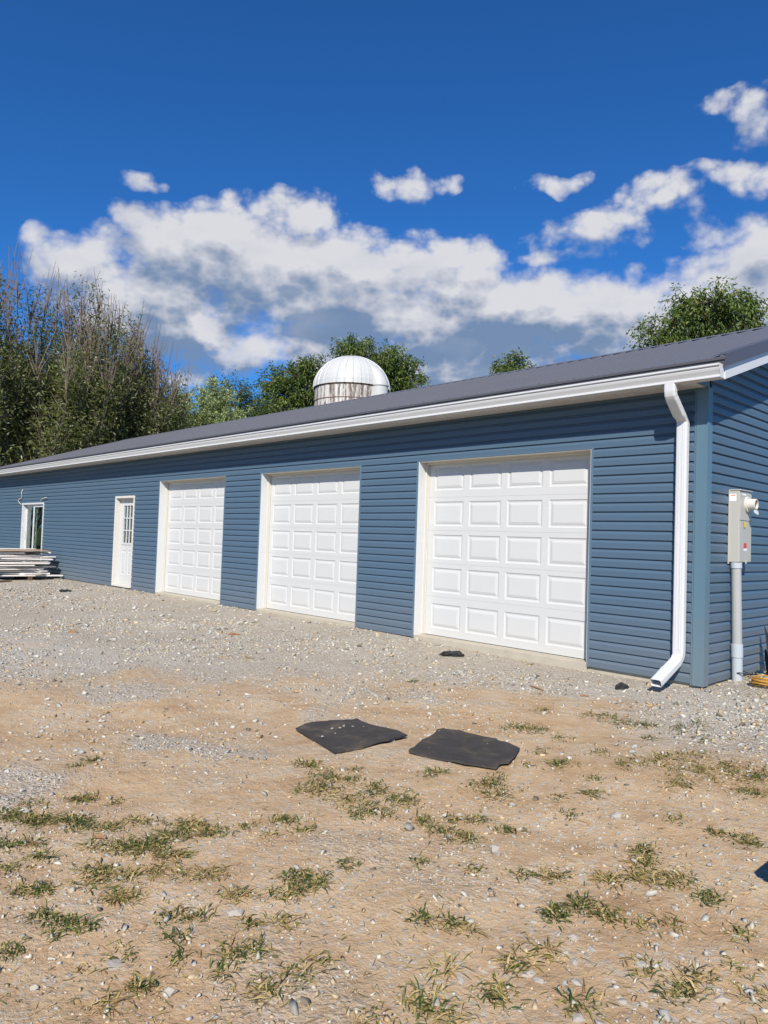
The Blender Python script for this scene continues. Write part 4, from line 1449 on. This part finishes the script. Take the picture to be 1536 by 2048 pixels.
def lumber():
    r = random.Random(5)
    X0, Y0 = -17.75, -1.55
    zg = float(gh(X0, Y0))
    G = 'scrap boards stacked by the patio door'
    base_lab = 'dark timber bearer under the scrap board stack'
    for yy, in ((-2.4,), (-0.85,)):
        o = obj('bearer', MB().box(X0 - 0.55, X0 + 0.6, yy - 0.05, yy + 0.05, zg - 0.02, zg + 0.09), 'wood_dark', None, 0.004)
        tag(o, ('dark timber bearer under the near end of the scrap board stack' if yy < -1 else 'dark timber bearer under the wall end of the scrap board stack'), 'timber')
    z = zg + 0.092
    ordn = ['lowest', 'second', 'third', 'fourth', 'fifth', 'sixth', 'seventh', 'eighth', 'ninth', 'tenth', 'eleventh', 'twelfth', 'thirteenth', 'fourteenth', 'fifteenth']
    layer = 0
    while z < zg + 0.68:
        t = r.choice([0.022, 0.026, 0.034, 0.038])
        x = X0 + 0.50 + r.uniform(-0.08, 0.10)
        k = 0
        while x > X0 - 0.45:
            w = r.choice([0.14, 0.19, 0.24, 0.29])
            ln = r.uniform(1.7, 2.45)
            dy = r.uniform(-0.2, 0.42) + (2.2 - ln) * r.choice([-0.4, 0.3])
            m = 'wood_old' if r.random() < 0.93 else r.choice(['wood_tan', 'wood_dark'])
            cw_ = {'wood_old': 'weathered whitish', 'wood_tan': 'tan', 'wood_dark': 'dark brown'}[m]
            where = 'front' if k == 0 else ('second from the front' if k == 1 else ('third from the front' if k == 2 else ('fourth from the front' if k == 3 else 'rear')))
            board(x - w / 2, Y0 + dy, z + t / 2 + r.uniform(0, 0.008), w, ln, t, r.uniform(-0.2, 0.2), r.uniform(-0.016, 0.016), m,
                  cw_ + ' scrap board by the patio door, ' + where + ' in the ' + ordn[layer] + ' layer', G)
            x -= w + r.uniform(0.01, 0.10); k += 1
        z += t + r.uniform(0.010, 0.030)
        layer += 1
    board(X0 + 0.05, Y0 + 0.18, z + 0.02, 0.85, 2.1, 0.018, 0.05, 0.012, 'wood_tan', 'wide tan panel lying on top of the scrap stack', G)
    board(X0 - 0.28, Y0 + 0.02, z + 0.050, 0.32, 2.0, 0.02, -0.03, 0.012, 'wood_old', 'whitish board topmost on the scrap stack', G)
    board(X0 + 0.78, Y0 + 0.72, zg + 0.17, 0.16, 0.75, 0.02, 0.5, 0.0, 'wood_old', 'short white board sticking out low at the wall end of the stack', G)
    # rusty scrap behind and below
    o = obj('scrap_metal', MB().loft([[(X0 - 0.95 + 0.22 * math.cos(a) * s, Y0 - 0.75 + 0.55 * math.sin(a) * s, zg + h) for a in np.linspace(0, 2 * math.pi, 9, endpoint=False)] for s, h in ((0.9, -0.03), (1.0, 0.35), (0.85, 0.66), (0.35, 0.80))]), 'rust')
    tag(o, 'rusty dark red metal scrap heaped behind the board stack', 'scrap metal')
    o = obj('scrap_plank', MB().box(-0.09, 0.09, -0.5, 0.5, 0.0, 0.03), 'wood_dark')
    o.location = (X0 + 1.05, Y0 - 0.35, float(gh(X0 + 1.05, Y0 - 0.35)) + 0.005); o.rotation_euler = (0, 0, 0.35)
    tag(o, 'brown plank lying on the gravel before the board stack', 'board')


lumber()

# loose cables above the patio door
tag(obj('cable', MB().tube([(-20.86, -0.018, 2.50), (-20.84, -0.06, 2.40), (-20.80, -0.055, 2.25), (-20.86, -0.07, 2.205), (-21.05, -0.06, 2.20), (-21.12, -0.06, 2.15), (-21.02, -0.05, 2.08), (-20.86, -0.035, 2.02)], 0.009, 6), 'wire', smooth=True),
    'pale cable hanging loose above the left corner of the patio door', 'cable')
tag(obj('cable', MB().tube([(-19.22, -0.034, 2.068), (-19.12, -0.05, 2.12), (-18.95, -0.06, 2.17), (-18.72, -0.07, 2.195), (-18.58, -0.07, 2.20)], 0.009, 6), 'wire', smooth=True),
    'short pale cable poking out above the right corner of the patio door', 'cable')


# ------------------------------------------------------------------ mats and litter on the ground
def floor_mat(px_outline, label, seed, curl):
    r = np.random.default_rng(seed)
    P = np.array([ground_at(*q)[:2] for q in px_outline])
    # finer outline with a slightly frayed edge
    out = []
    n = len(P)
    for i in range(n):
        for t in np.linspace(0, 1, 6, endpoint=False):
            out.append(P[i] * (1 - t) + P[(i + 1) % n] * t + r.normal(size=2) * 0.0025)
    out = np.array(out); c = out.mean(0)
    m = len(out); fr = [0.25, 0.5, 0.75, 0.92, 1.0]
    V = []
    zz = lambda q, f: float(gh(*q)) + 0.016 + 0.004 * math.sin(q[0] * 14 + seed) + 0.004 * math.cos(q[1] * 17) + curl * f ** 6 * (0.4 + 0.6 * math.sin(6 * q[0] + 4 * q[1] + seed))
    for f in fr:
        for q in out:
            p = c + (q - c) * f
            V.append((p[0], p[1], zz(p, f)))
    for q in out:
        V.append((q[0], q[1], zz(q, 1.0) - 0.012))
    V.append((c[0], c[1], zz(c, 0)))
    F = []
    for k in range(len(fr)):
        for i in range(m):
            F.append((k * m + i, k * m + (i + 1) % m, (k + 1) * m + (i + 1) % m, (k + 1) * m + i))
    for i in range(m):
        F.append((len(V) - 1, (i + 1) % m, i))
    o = obj('floor_mat', mesh_from('floor_mat', V, F), 'mat', smooth=False)
    return tag(o, label, 'mat', 'black mats on the ground'), c


_, mc = floor_mat([(590.5, 1463), (607, 1456), (662, 1444), (707, 1443), (714, 1441), (723, 1446), (770, 1462), (814, 1478), (777, 1488), (695, 1505), (670, 1510)],
                  'black mat with pebbles lying on it, left of the two', 1, 0.018)
floor_mat([(817, 1508), (845, 1484), (875, 1461), (886, 1459.5), (919, 1464.5), (993, 1485), (996, 1489), (1040, 1505), (1018, 1533), (1000, 1534), (993, 1542.5), (932, 1534), (865, 1519)],
          'bare black mat with notched corners, right of the two', 2, 0.014)


def hull_mesh(name, seed, n=14, sc=(1, 1, 1), jag=0.0):
    r = np.random.default_rng(seed)
    p = unit(r.normal(size=(n, 3))) * r.uniform(0.75, 1.0, (n, 1)) * np.array(sc)
    bm = bmesh.new()
    for q in p:
        bm.verts.new(q)
    res = bmesh.ops.convex_hull(bm, input=bm.verts)
    bmesh.ops.delete(bm, geom=[v for v in bm.verts if not v.link_faces], context='VERTS')
    bmesh.ops.recalc_face_normals(bm, faces=bm.faces)
    me = bpy.data.meshes.new(name); bm.to_mesh(me); bm.free()
    return me


def px_size(px, py, w):
    x, y, z = ground_at(px, py)
    d = float(np.dot(np.array([x, y, z]) - CAM, FWD))
    return w * d / FOC


for i, (px, py, w) in enumerate([(664, 1464, 9), (680, 1462, 7), (688, 1459, 10), (670, 1473, 5), (645, 1480, 8), (727, 1459, 4)]):
    x, y, z = ground_at(px, py)
    me = hull_mesh('pebble', 300 + i, 12, (1, 0.85, 0.55)); s = px_size(px, py, w) / 2
    o = obj('pebble', me, 'rock'); o.location = (x, y, z + 0.020 + s * 0.4); o.scale = (s,) * 3; o.rotation_euler = (0, 0, i)
    tag(o, 'small pale pebble lying on the left black mat', 'pebble', 'pebbles on the left mat')


def scrap(px, py, w, h, seed, label, mat='debris', name='scrap', flat=0.35, n=26):
    """crumpled flat scrap: jagged spiky sheet"""
    x, y, z = ground_at(px, py); r = np.random.default_rng(seed)
    s = px_size(px, py, w) / 2
    bm = bmesh.new()
    bmesh.ops.create_icosphere(bm, subdivisions=3, radius=1.0)
    ph = r.uniform(0, 6, 8)
    for v in bm.verts:
        q = v.co
        k = 1 + 0.28 * math.sin(4 * q.x + ph[0]) * math.cos(5 * q.y + ph[1]) + 0.2 * math.sin(9 * q.y + ph[2] + 3 * q.z) + r.normal() * 0.05
        v.co = Vector((q.x * k * s, q.y * k * s * 0.6, max(q.z, -0.25) * k * s * flat + 0.15 * s * flat * math.sin(7 * q.x + ph[3])))
    me = bpy.data.meshes.new(name); bm.to_mesh(me); bm.free()
    o = obj(name, me, mat); o.location = (x, y, z + s * flat * 0.22)
    a = math.atan2(RIGHT[1], RIGHT[0]); o.rotation_euler = (0, 0, a + r.uniform(-0.3, 0.3))
    return tag(o, label, 'scrap')


scrap(905, 1311, 46, 12, 41, 'flat torn black scrap on the gravel before the nearest garage door', flat=0.30)
scrap(1242, 1378, 24, 16, 42, 'crumpled black lump on the gravel beside the downspout outlet', flat=0.75)
scrap(130, 1183, 20, 5, 43, 'thin black scrap on the gravel before the entry door side', flat=0.3)
scrap(468, 1270, 22, 6, 44, 'flat rust brown scrap on the gravel before the middle garage door', 'stick', flat=0.3)
scrap(145, 1266, 14, 8, 45, 'tan clod of dirt on the grey gravel at the left', 'stick', flat=0.6)


def stick(pxa, pxb, rad, label):
    a = Vector(ground_at(*pxa)); b = Vector(ground_at(*pxb))
    a.z += rad * 1.1; b.z += rad * 1.1; m = (a + b) / 2 + Vector((0, 0, rad * 0.5))
    tag(obj('stick', MB().tube([a, m, b], [rad, rad * 1.1, rad * 0.7], 6), 'stick'), label, 'stick')


stick((1248, 1350), (1284, 1357), 0.013, 'brown wood splinter at the foot of the wall near the downspout')
stick((1060, 1373), (1088, 1382), 0.008, 'thin brown twig on the gravel left of the black lump')
stick((1160, 1392), (1178, 1394), 0.008, 'short brown twig on the ground before the downspout')
stick((188, 1677), (212, 1680), 0.010, 'reddish bark chip lying in the grass at the left')

# single rocks one can pick out
ROCKS = [(1232, 1636, 34, 20, 'pale rounded rock on bare dirt below the right mat', (1, .8, .62)),
         (990, 1708, 24, 34, 'upright pale rock on the dirt near the middle', (.7, .7, 1.0)),
         (227, 1932, 46, 24, 'flat grey slab of rock at the lower left', (1, .8, .35)),
         (341, 1988, 40, 26, 'grey wedge of rock at the bottom left', (1, .7, .6)),
         (470, 1828, 46, 26, 'flat tan rock half sunk in the dirt', (1, .75, .4)),
         (1066, 1692, 10, 9, 'small pale stone right of the upright rock', (1, .9, .7)),
         (309, 1650, 18, 8, 'small flat grey stone in the grass at the left', (1, .8, .5)),
         (1236, 1670, 16, 14, 'small pale rock below the rounded one', (1, .9, .8)),
         (684, 1780, 16, 14, 'small white stone left of the foreground centre', (1, .8, .8)),
         (305, 1827, 16, 8, 'small dark grey stone at the left', (1, .8, .6)),
         (68, 1979, 22, 14, 'blocky pale stone near the bottom left corner', (1, .8, .7))]
for i, (px, py, w, h, lb, sc) in enumerate(ROCKS):
    x, y, z = ground_at(px, py)
    me = hull_mesh('rock', 500 + i, 20, sc); s = px_size(px, py, w) / 2 / max(sc[0], .7)
    o = obj('rock', me, 'rock', None, 0.025); o.location = (x, y, z + s * sc[2] * 0.35); o.scale = (s,) * 3
    o.rotation_euler = (random.uniform(-.1, .1), random.uniform(-.1, .1), math.atan2(RIGHT[1], RIGHT[0]) + random.uniform(-.3, .3))
    tag(o, lb, 'rock')
r_ = random.Random(9)
n_big = 0
while n_big < 56:
    px, py = r_.uniform(790, 1560), r_.uniform(1760, 2075)
    if r_.random() > ((py - 1700) / 350) ** 1.1 * (0.25 + 0.75 * min(1, max(0, (px - 800) / 250))):
        continue
    w = r_.uniform(16, 46) * (0.55 + 0.45 * (py - 1700) / 350)
    x, y, z = ground_at(px, py)
    sc = (1, r_.uniform(.6, .95), r_.uniform(.3, .55))
    me = hull_mesh('stone', 700 + n_big, 18, sc); s = px_size(px, py, w) / 2
    o = obj('stone', me, 'rock', None, 0.02); o.location = (x, y, z + s * sc[2] * r_.uniform(-.05, .35)); o.scale = (s,) * 3; o.rotation_euler = (r_.uniform(-.2, .2), r_.uniform(-.2, .2), r_.uniform(0, 6))
    tag(o, 'pale flat stone half bedded in the dirt at the lower right', 'stone', 'flat stones bedded in the lower right foreground')
    n_big += 1


# ------------------------------------------------------------------ loose gravel
def gravel():
    r = np.random.default_rng(77)
    protos = []
    for i in range(9):
        me = hull_mesh('p', 900 + i, 9, (1, r.uniform(.6, .9), r.uniform(.45, .7)))
        v = np.array([q.co[:] for q in me.vertices]); me.calc_loop_triangles()
        f = np.array([t.vertices[:] for t in me.loop_triangles])
        protos.append((v, f)); bpy.data.meshes.remove(me)
    az0 = math.atan2(FWD[1], FWD[0])
    pts = []
    for ra, rb, den in ((1.15, 2.6, 8500), (2.6, 5.0, 5200), (5.0, 8.0, 1650), (8.0, 12.0, 850), (12.0, 19.0, 300), (19.0, 28.0, 90)):
        area = 0.5 * 1.25 * (rb ** 2 - ra ** 2); n = int(area * den)
        rr = np.sqrt(r.uniform(ra ** 2, rb ** 2, n)); th = az0 + r.uniform(-0.625, 0.625, n)
        pts.append(np.stack([CAM[0] + rr * np.cos(th), CAM[1] + rr * np.sin(th), rr], -1))
    P = np.vstack(pts)
    inside = (P[:, 0] < 0.03) & (P[:, 1] > -0.03)
    for a, b in DOORS:
        inside |= (P[:, 0] > a) & (P[:, 0] < b) & (P[:, 1] > -0.05)
    P = P[~inside]
    g = gravel_amount(P[:, 0], P[:, 1])
    keep = r.uniform(size=len(P)) < np.where(P[:, 2] < 5.0, 0.24 + 0.45 * g, 0.20 + 0.80 * g)
    packed = sstep(-0.55, 0.55, wob(P[:, 0], P[:, 1], 2.4, 30) + 0.35 * wob(P[:, 0], P[:, 1], 0.7, 33))
    keep &= r.uniform(size=len(P)) < np.where(P[:, 2] > 4.0, 0.28 + 0.72 * packed, 0.6 + 0.4 * packed)
    P, g = P[keep], g[keep]
    n = len(P)
    med = np.where(P[:, 2] < 5.0, 0.0052, 0.0068)
    size = np.clip(med * r.lognormal(0.0, 0.58, n), 0.0022, 0.027)
    size *= 1.0 + 0.11 * np.clip(P[:, 2] - 3.5, 0, 14)
    low = P[:, 0] * 0.77 + P[:, 1] * 0.64     # slightly coarser towards the lower right
    size *= 1.0 + 0.35 * sstep(-2.2, -1.2, low) * (P[:, 2] < 4)
    size *= np.where((P[:, 2] < 5) & (r.uniform(size=n) < 0.018), 1.7, 1.0)
    near_corner = np.exp(-(((P[:, 0] - 0.8) / 0.8) ** 2 + ((P[:, 1] + 0.3) / 0.9) ** 2))
    size *= 1.0 + 0.55 * near_corner
    z = gh(P[:, 0], P[:, 1]) + size * r.uniform(-0.15, 0.35, n)
    ang = r.uniform(0, 2 * math.pi, n); tx = r.normal(size=n) * 0.3; ty = r.normal(size=n) * 0.3
    pal = np.array([(0.465, 0.435, 0.365), (0.395, 0.380, 0.335), (0.30, 0.288, 0.25), (0.46, 0.365, 0.225), (0.385, 0.275, 0.15), (0.16, 0.135, 0.10), (0.54, 0.515, 0.45)])
    pg = np.array([.28, .27, .15, .13, .05, .04, .08]); pd = np.array([.20, .17, .12, .26, .16, .05, .04])
    u = r.uniform(size=n); cg = np.cumsum(pg); cd = np.cumsum(pd)
    ci = np.where(r.uniform(size=n) < g, np.searchsorted(cg, u), np.searchsorted(cd, u)).clip(0, 6)
    col = pal[ci] * r.uniform(0.82, 1.15, (n, 1))
    which = r.integers(0, len(protos), n)
    Vs, Fs, Cs = [], [], []; off = 0
    for k, (v, f) in enumerate(protos):
        idx = np.where(which == k)[0]
        if not len(idx):
            continue
        ca, sa = np.cos(ang[idx]), np.sin(ang[idx])
        vx = v[None, :, 0] * ca[:, None] - v[None, :, 1] * sa[:, None]
        vy = v[None, :, 0] * sa[:, None] + v[None, :, 1] * ca[:, None]
        vz = v[None, :, 2] + vx * tx[idx][:, None] + vy * ty[idx][:, None]
        s = size[idx][:, None]
        V = np.stack([P[idx, 0][:, None] + vx * s, P[idx, 1][:, None] + vy * s, z[idx][:, None] + vz * s], -1).reshape(-1, 3)
        F = (f[None] + (np.arange(len(idx)) * len(v))[:, None, None]).reshape(-1, 3) + off
        Vs.append(V); Fs.append(F); Cs.append(col[idx].repeat(len(v), 0)); off += len(V)
    o = obj('gravel', mesh_np('gravel', np.vstack(Vs), np.vstack(Fs), np.vstack(Cs)), 'stone')
    tag(o, 'loose crushed limestone gravel scattered over the yard', 'gravel', kind='stuff')


gravel()


# ------------------------------------------------------------------ grass
# pixel patches: (px, py, rx, ry, tufts, dryness)
GRASS = [(620, 1532, 24, 10, 5, .1), (680, 1556, 48, 18, 13, .15), (640, 1582, 46, 14, 10, .2), (742, 1578, 30, 12, 6, .3), (790, 1598, 44, 20, 12, .15), (735, 1625, 46, 14, 8, .45),
         (700, 1600, 40, 14, 7, .5), (860, 1548, 26, 6, 4, .2), (880, 1545, 14, 5, 3, .2), (965, 1570, 24, 10, 6, .15), (990, 1560, 18, 10, 4, .15), (1002, 1588, 34, 14, 7, .5),
         (1040, 1456, 34, 8, 9, .05), (1078, 1458, 20, 8, 5, .1), (1085, 1423, 18, 4, 3, .1), (1120, 1478, 10, 8, 3, .2), (1115, 1530, 34, 12, 7, .25), (1080, 1504, 20, 6, 3, .1), (1055, 1532, 10, 4, 2, .2),
         (1215, 1436, 22, 8, 5, .15), (1245, 1446, 24, 8, 6, .05), (1292, 1452, 30, 6, 6, .2), (1180, 1432, 16, 5, 3, .3), (1360, 1458, 14, 8, 4, .1), (1396, 1449, 14, 8, 4, .05), (1408, 1480, 10, 8, 3, .1),
         (1302, 1478, 14, 4, 3, .2), (1200, 1506, 16, 6, 3, .15), (1265, 1525, 34, 12, 7, .55), (1330, 1520, 46, 14, 10, .75), (1400, 1540, 70, 20, 18, .85), (1470, 1545, 60, 20, 14, .75), (1380, 1512, 40, 8, 6, .6), (1520, 1555, 26, 14, 6, .3),
         (1505, 1585, 40, 10, 6, .6), (1350, 1570, 34, 8, 5, .6), (1190, 1556, 12, 4, 2, .1), (1185, 1587, 24, 5, 4, .2), (1122, 1598, 8, 6, 2, .1), (1135, 1631, 12, 4, 2, .3),
         (845, 1642, 22, 8, 4, .2), (905, 1640, 10, 4, 2, .3), (955, 1640, 18, 4, 3, .3), (930, 1677, 34, 10, 7, .55), (880, 1660, 24, 6, 3, .3), (1015, 1662, 18, 5, 3, .2), (845, 1725, 10, 5, 2, .2), (955, 1738, 12, 5, 2, .4),
         (1352, 1640, 10, 6, 2, .1), (1440, 1667, 14, 5, 3, .2), (1500, 1685, 16, 12, 5, .3), (1480, 1676, 14, 6, 2, .3), (1290, 1698, 20, 8, 5, .15), (1290, 1722, 28, 10, 6, .5), (1340, 1760, 34, 14, 9, .8), (1285, 1755, 20, 10, 4, .7),
         (1415, 1797, 14, 10, 5, .05), (1110, 1752, 26, 8, 5, .6), (1045, 1748, 20, 5, 3, .6), (1215, 1762, 24, 10, 5, .75), (1160, 1812, 24, 12, 6, .25), (1110, 1830, 14, 12, 5, .1), (1215, 1830, 26, 12, 6, .7), (1275, 1850, 16, 10, 3, .3),
         (1090, 1905, 24, 10, 4, .5), (850, 1840, 14, 8, 3, .2), (905, 1845, 16, 8, 3, .3), (930, 1860, 24, 10, 4, .7), (1000, 1990, 32, 22, 9, .4), (840, 2010, 34, 26, 11, .4), (885, 2030, 28, 18, 6, .7), (1160, 2010, 24, 18, 5, .4),
         (1030, 1925, 26, 14, 5, .85), (890, 1935, 20, 10, 3, .9), (1300, 1940, 30, 14, 6, .6), (1360, 1990, 34, 18, 9, .35), (1400, 1955, 24, 10, 4, .5), (1490, 1870, 24, 8, 4, .5), (1510, 1990, 26, 10, 4, .8), (1470, 1935, 20, 10, 3, .8), (1340, 1850, 20, 8, 3, .6),
         (20, 1632, 26, 12, 8, .1), (60, 1645, 24, 12, 7, .2), (105, 1640, 26, 12, 8, .2), (160, 1648, 30, 14, 10, .15), (215, 1655, 26, 8, 6, .5), (285, 1645, 36, 6, 6, .7), (20, 1692, 22, 8, 5, .1), (75, 1685, 18, 5, 3, .4),
         (250, 1695, 40, 14, 12, .45), (300, 1690, 36, 14, 10, .3), (345, 1672, 30, 12, 9, .35), (385, 1655, 36, 14, 12, .55), (425, 1665, 26, 10, 6, .6), (350, 1710, 34, 10, 7, .4), (185, 1690, 14, 8, 3, .5), (80, 1714, 24, 6, 4, .3), (20, 1738, 20, 5, 3, .4),
         (200, 1740, 40, 10, 7, .7), (250, 1755, 40, 8, 6, .8), (180, 1765, 24, 6, 4, .7), (55, 1784, 28, 8, 5, .2), (85, 1778, 24, 8, 4, .2), (245, 1795, 40, 12, 9, .75), (330, 1745, 40, 10, 6, .8), (400, 1750, 40, 8, 5, .7),
         (570, 1642, 26, 8, 6, .2), (612, 1660, 16, 5, 3, .2), (540, 1670, 12, 5, 2, .3), (490, 1655, 14, 4, 2, .3), (600, 1758, 34, 14, 10, .2), (640, 1768, 24, 5, 3, .4), (590, 1788, 18, 6, 3, .4), (690, 1732, 22, 6, 4, .4), (480, 1790, 26, 6, 4, .8), (560, 1790, 20, 5, 2, .6),
         (75, 1832, 20, 8, 4, .2), (120, 1845, 22, 8, 4, .4), (170, 1855, 16, 8, 4, .2), (110, 1868, 12, 5, 2, .3), (350, 1836, 16, 8, 3, .6), (400, 1835, 18, 8, 3, .4), (350, 1872, 16, 8, 4, .1), (560, 1845, 30, 8, 4, .9), (500, 1850, 18, 8, 3, .5),
         (20, 1908, 24, 12, 6, .1), (250, 1912, 18, 8, 4, .2), (170, 1948, 14, 6, 3, .6), (365, 1918, 10, 8, 2, .3), (460, 1905, 24, 10, 5, .4), (505, 1900, 18, 8, 4, .3), (450, 1940, 20, 8, 4, .2), (540, 1985, 22, 16, 7, .5), (590, 1950, 24, 14, 6, .5),
         (285, 1972, 18, 12, 6, .25), (640, 1925, 14, 6, 2, .4), (745, 2035, 14, 12, 3, .2), (210, 2010, 20, 10, 3, .9), (150, 1531, 12, 4, 3, .1), (188, 1521, 12, 4, 3, .1), (500, 1316, 14, 2, 2, .1), (60, 1610, 30, 5, 4, .5), (165, 1600, 26, 5, 5, .2), (235, 1605, 16, 4, 2, .5),
         (825, 1362, 8, 2, 2, .2), (1060, 1330, 8, 2, 1, .2)]


def grass():
    r = np.random.default_rng(31)
    B, D, L, Wd, Cc = [], [], [], [], []
    green = np.array([(0.040, 0.066, 0.012), (0.072, 0.105, 0.020), (0.130, 0.155, 0.034)])
    dry = np.array([(0.54, 0.41, 0.19), (0.43, 0.31, 0.13), (0.26, 0.165, 0.07), (0.30, 0.265, 0.08)])
    for (px, py, rx, ry, nt, dr) in GRASS:
        for _ in range(int(nt * (4.4 if py < 1850 else 2.6))):
            a = r.uniform(0, 6.283); q = 1.25 * r.uniform() ** 0.75
            x, y, z = ground_at(px + math.cos(a) * q * rx, py + math.sin(a) * q * ry)
            nb = r.integers(4, 11)
            tall = r.uniform(0.3, 1.0) * (1.05 - 0.4 * q)
            lean = r.normal(size=2) * 0.35
            is_dry = r.uniform() < dr * 0.95 + 0.07
            for _b in range(nb):
                th = r.uniform(0, 6.283); sp = r.uniform(0.5, 2.6)
                d = np.array([math.cos(th) * sp + lean[0], math.sin(th) * sp + lean[1], 1.0 if not is_dry else 0.55])
                B.append((x + r.normal() * 0.024, y + r.normal() * 0.024, z - 0.003)); D.append(d / np.linalg.norm(d))
                L.append(tall * r.uniform(0.035, 0.105) * (1.25 if is_dry else 1.0)); Wd.append(r.uniform(0.0016, 0.0036))
                if r.uniform() < (0.85 if is_dry else 0.22):
                    Cc.append(dry[r.integers(0, 4)] * r.uniform(0.8, 1.15))
                else:
                    Cc.append(green[r.integers(0, 3)] * r.uniform(0.8, 1.2))
    # single straws and sprigs between the tufts
    for _ in range(1300):
        px, py = r.uniform(-40, 1576), 2075 - 560 * r.uniform() ** 1.25
        x, y, z = ground_at(px, py); th = r.uniform(0, 6.283)
        d = np.array([math.cos(th), math.sin(th), r.uniform(0.03, 0.35)])
        B.append((x, y, z + 0.004)); D.append(d / np.linalg.norm(d)); L.append(r.uniform(0.015, 0.055)); Wd.append(r.uniform(0.0010, 0.0020))
        Cc.append((dry[r.integers(0, 4)] if r.uniform() < 0.8 else green[r.integers(0, 3)]) * r.uniform(0.8, 1.15))
    B, D, L, Wd, Cc = np.array(B), np.array(D), np.array(L)[:, None], np.array(Wd)[:, None], np.array(Cc)
    n = len(B)
    side = unit(np.cross(D, np.array([0, 0, 1.0])) + r.normal(size=(n, 3)) * 0.25)
    mid = B + D * L * 0.55; flat = D.copy(); flat[:, 2] *= 0.25
    tip = mid + unit(flat + np.array([0, 0, -0.18])) * L * 0.5
    tip[:, 2] = np.maximum(tip[:, 2], B[:, 2] + 0.006)
    V = np.stack([B - side * Wd * 0.8, B + side * Wd * 0.8, mid + side * Wd, mid - side * Wd, tip], 1).reshape(-1, 3)
    b = (np.arange(n) * 5)[:, None]
    F = np.concatenate([b + np.array([[0, 1, 2]]), b + np.array([[0, 2, 3]]), b + np.array([[3, 2, 4]])], 0)
    o = obj('grass', mesh_np('grass', V, F, Cc.repeat(5, 0)), 'grass')
    tag(o, 'sparse green and straw coloured grass tufts growing through the dirt', 'grass', kind='stuff')


grass()
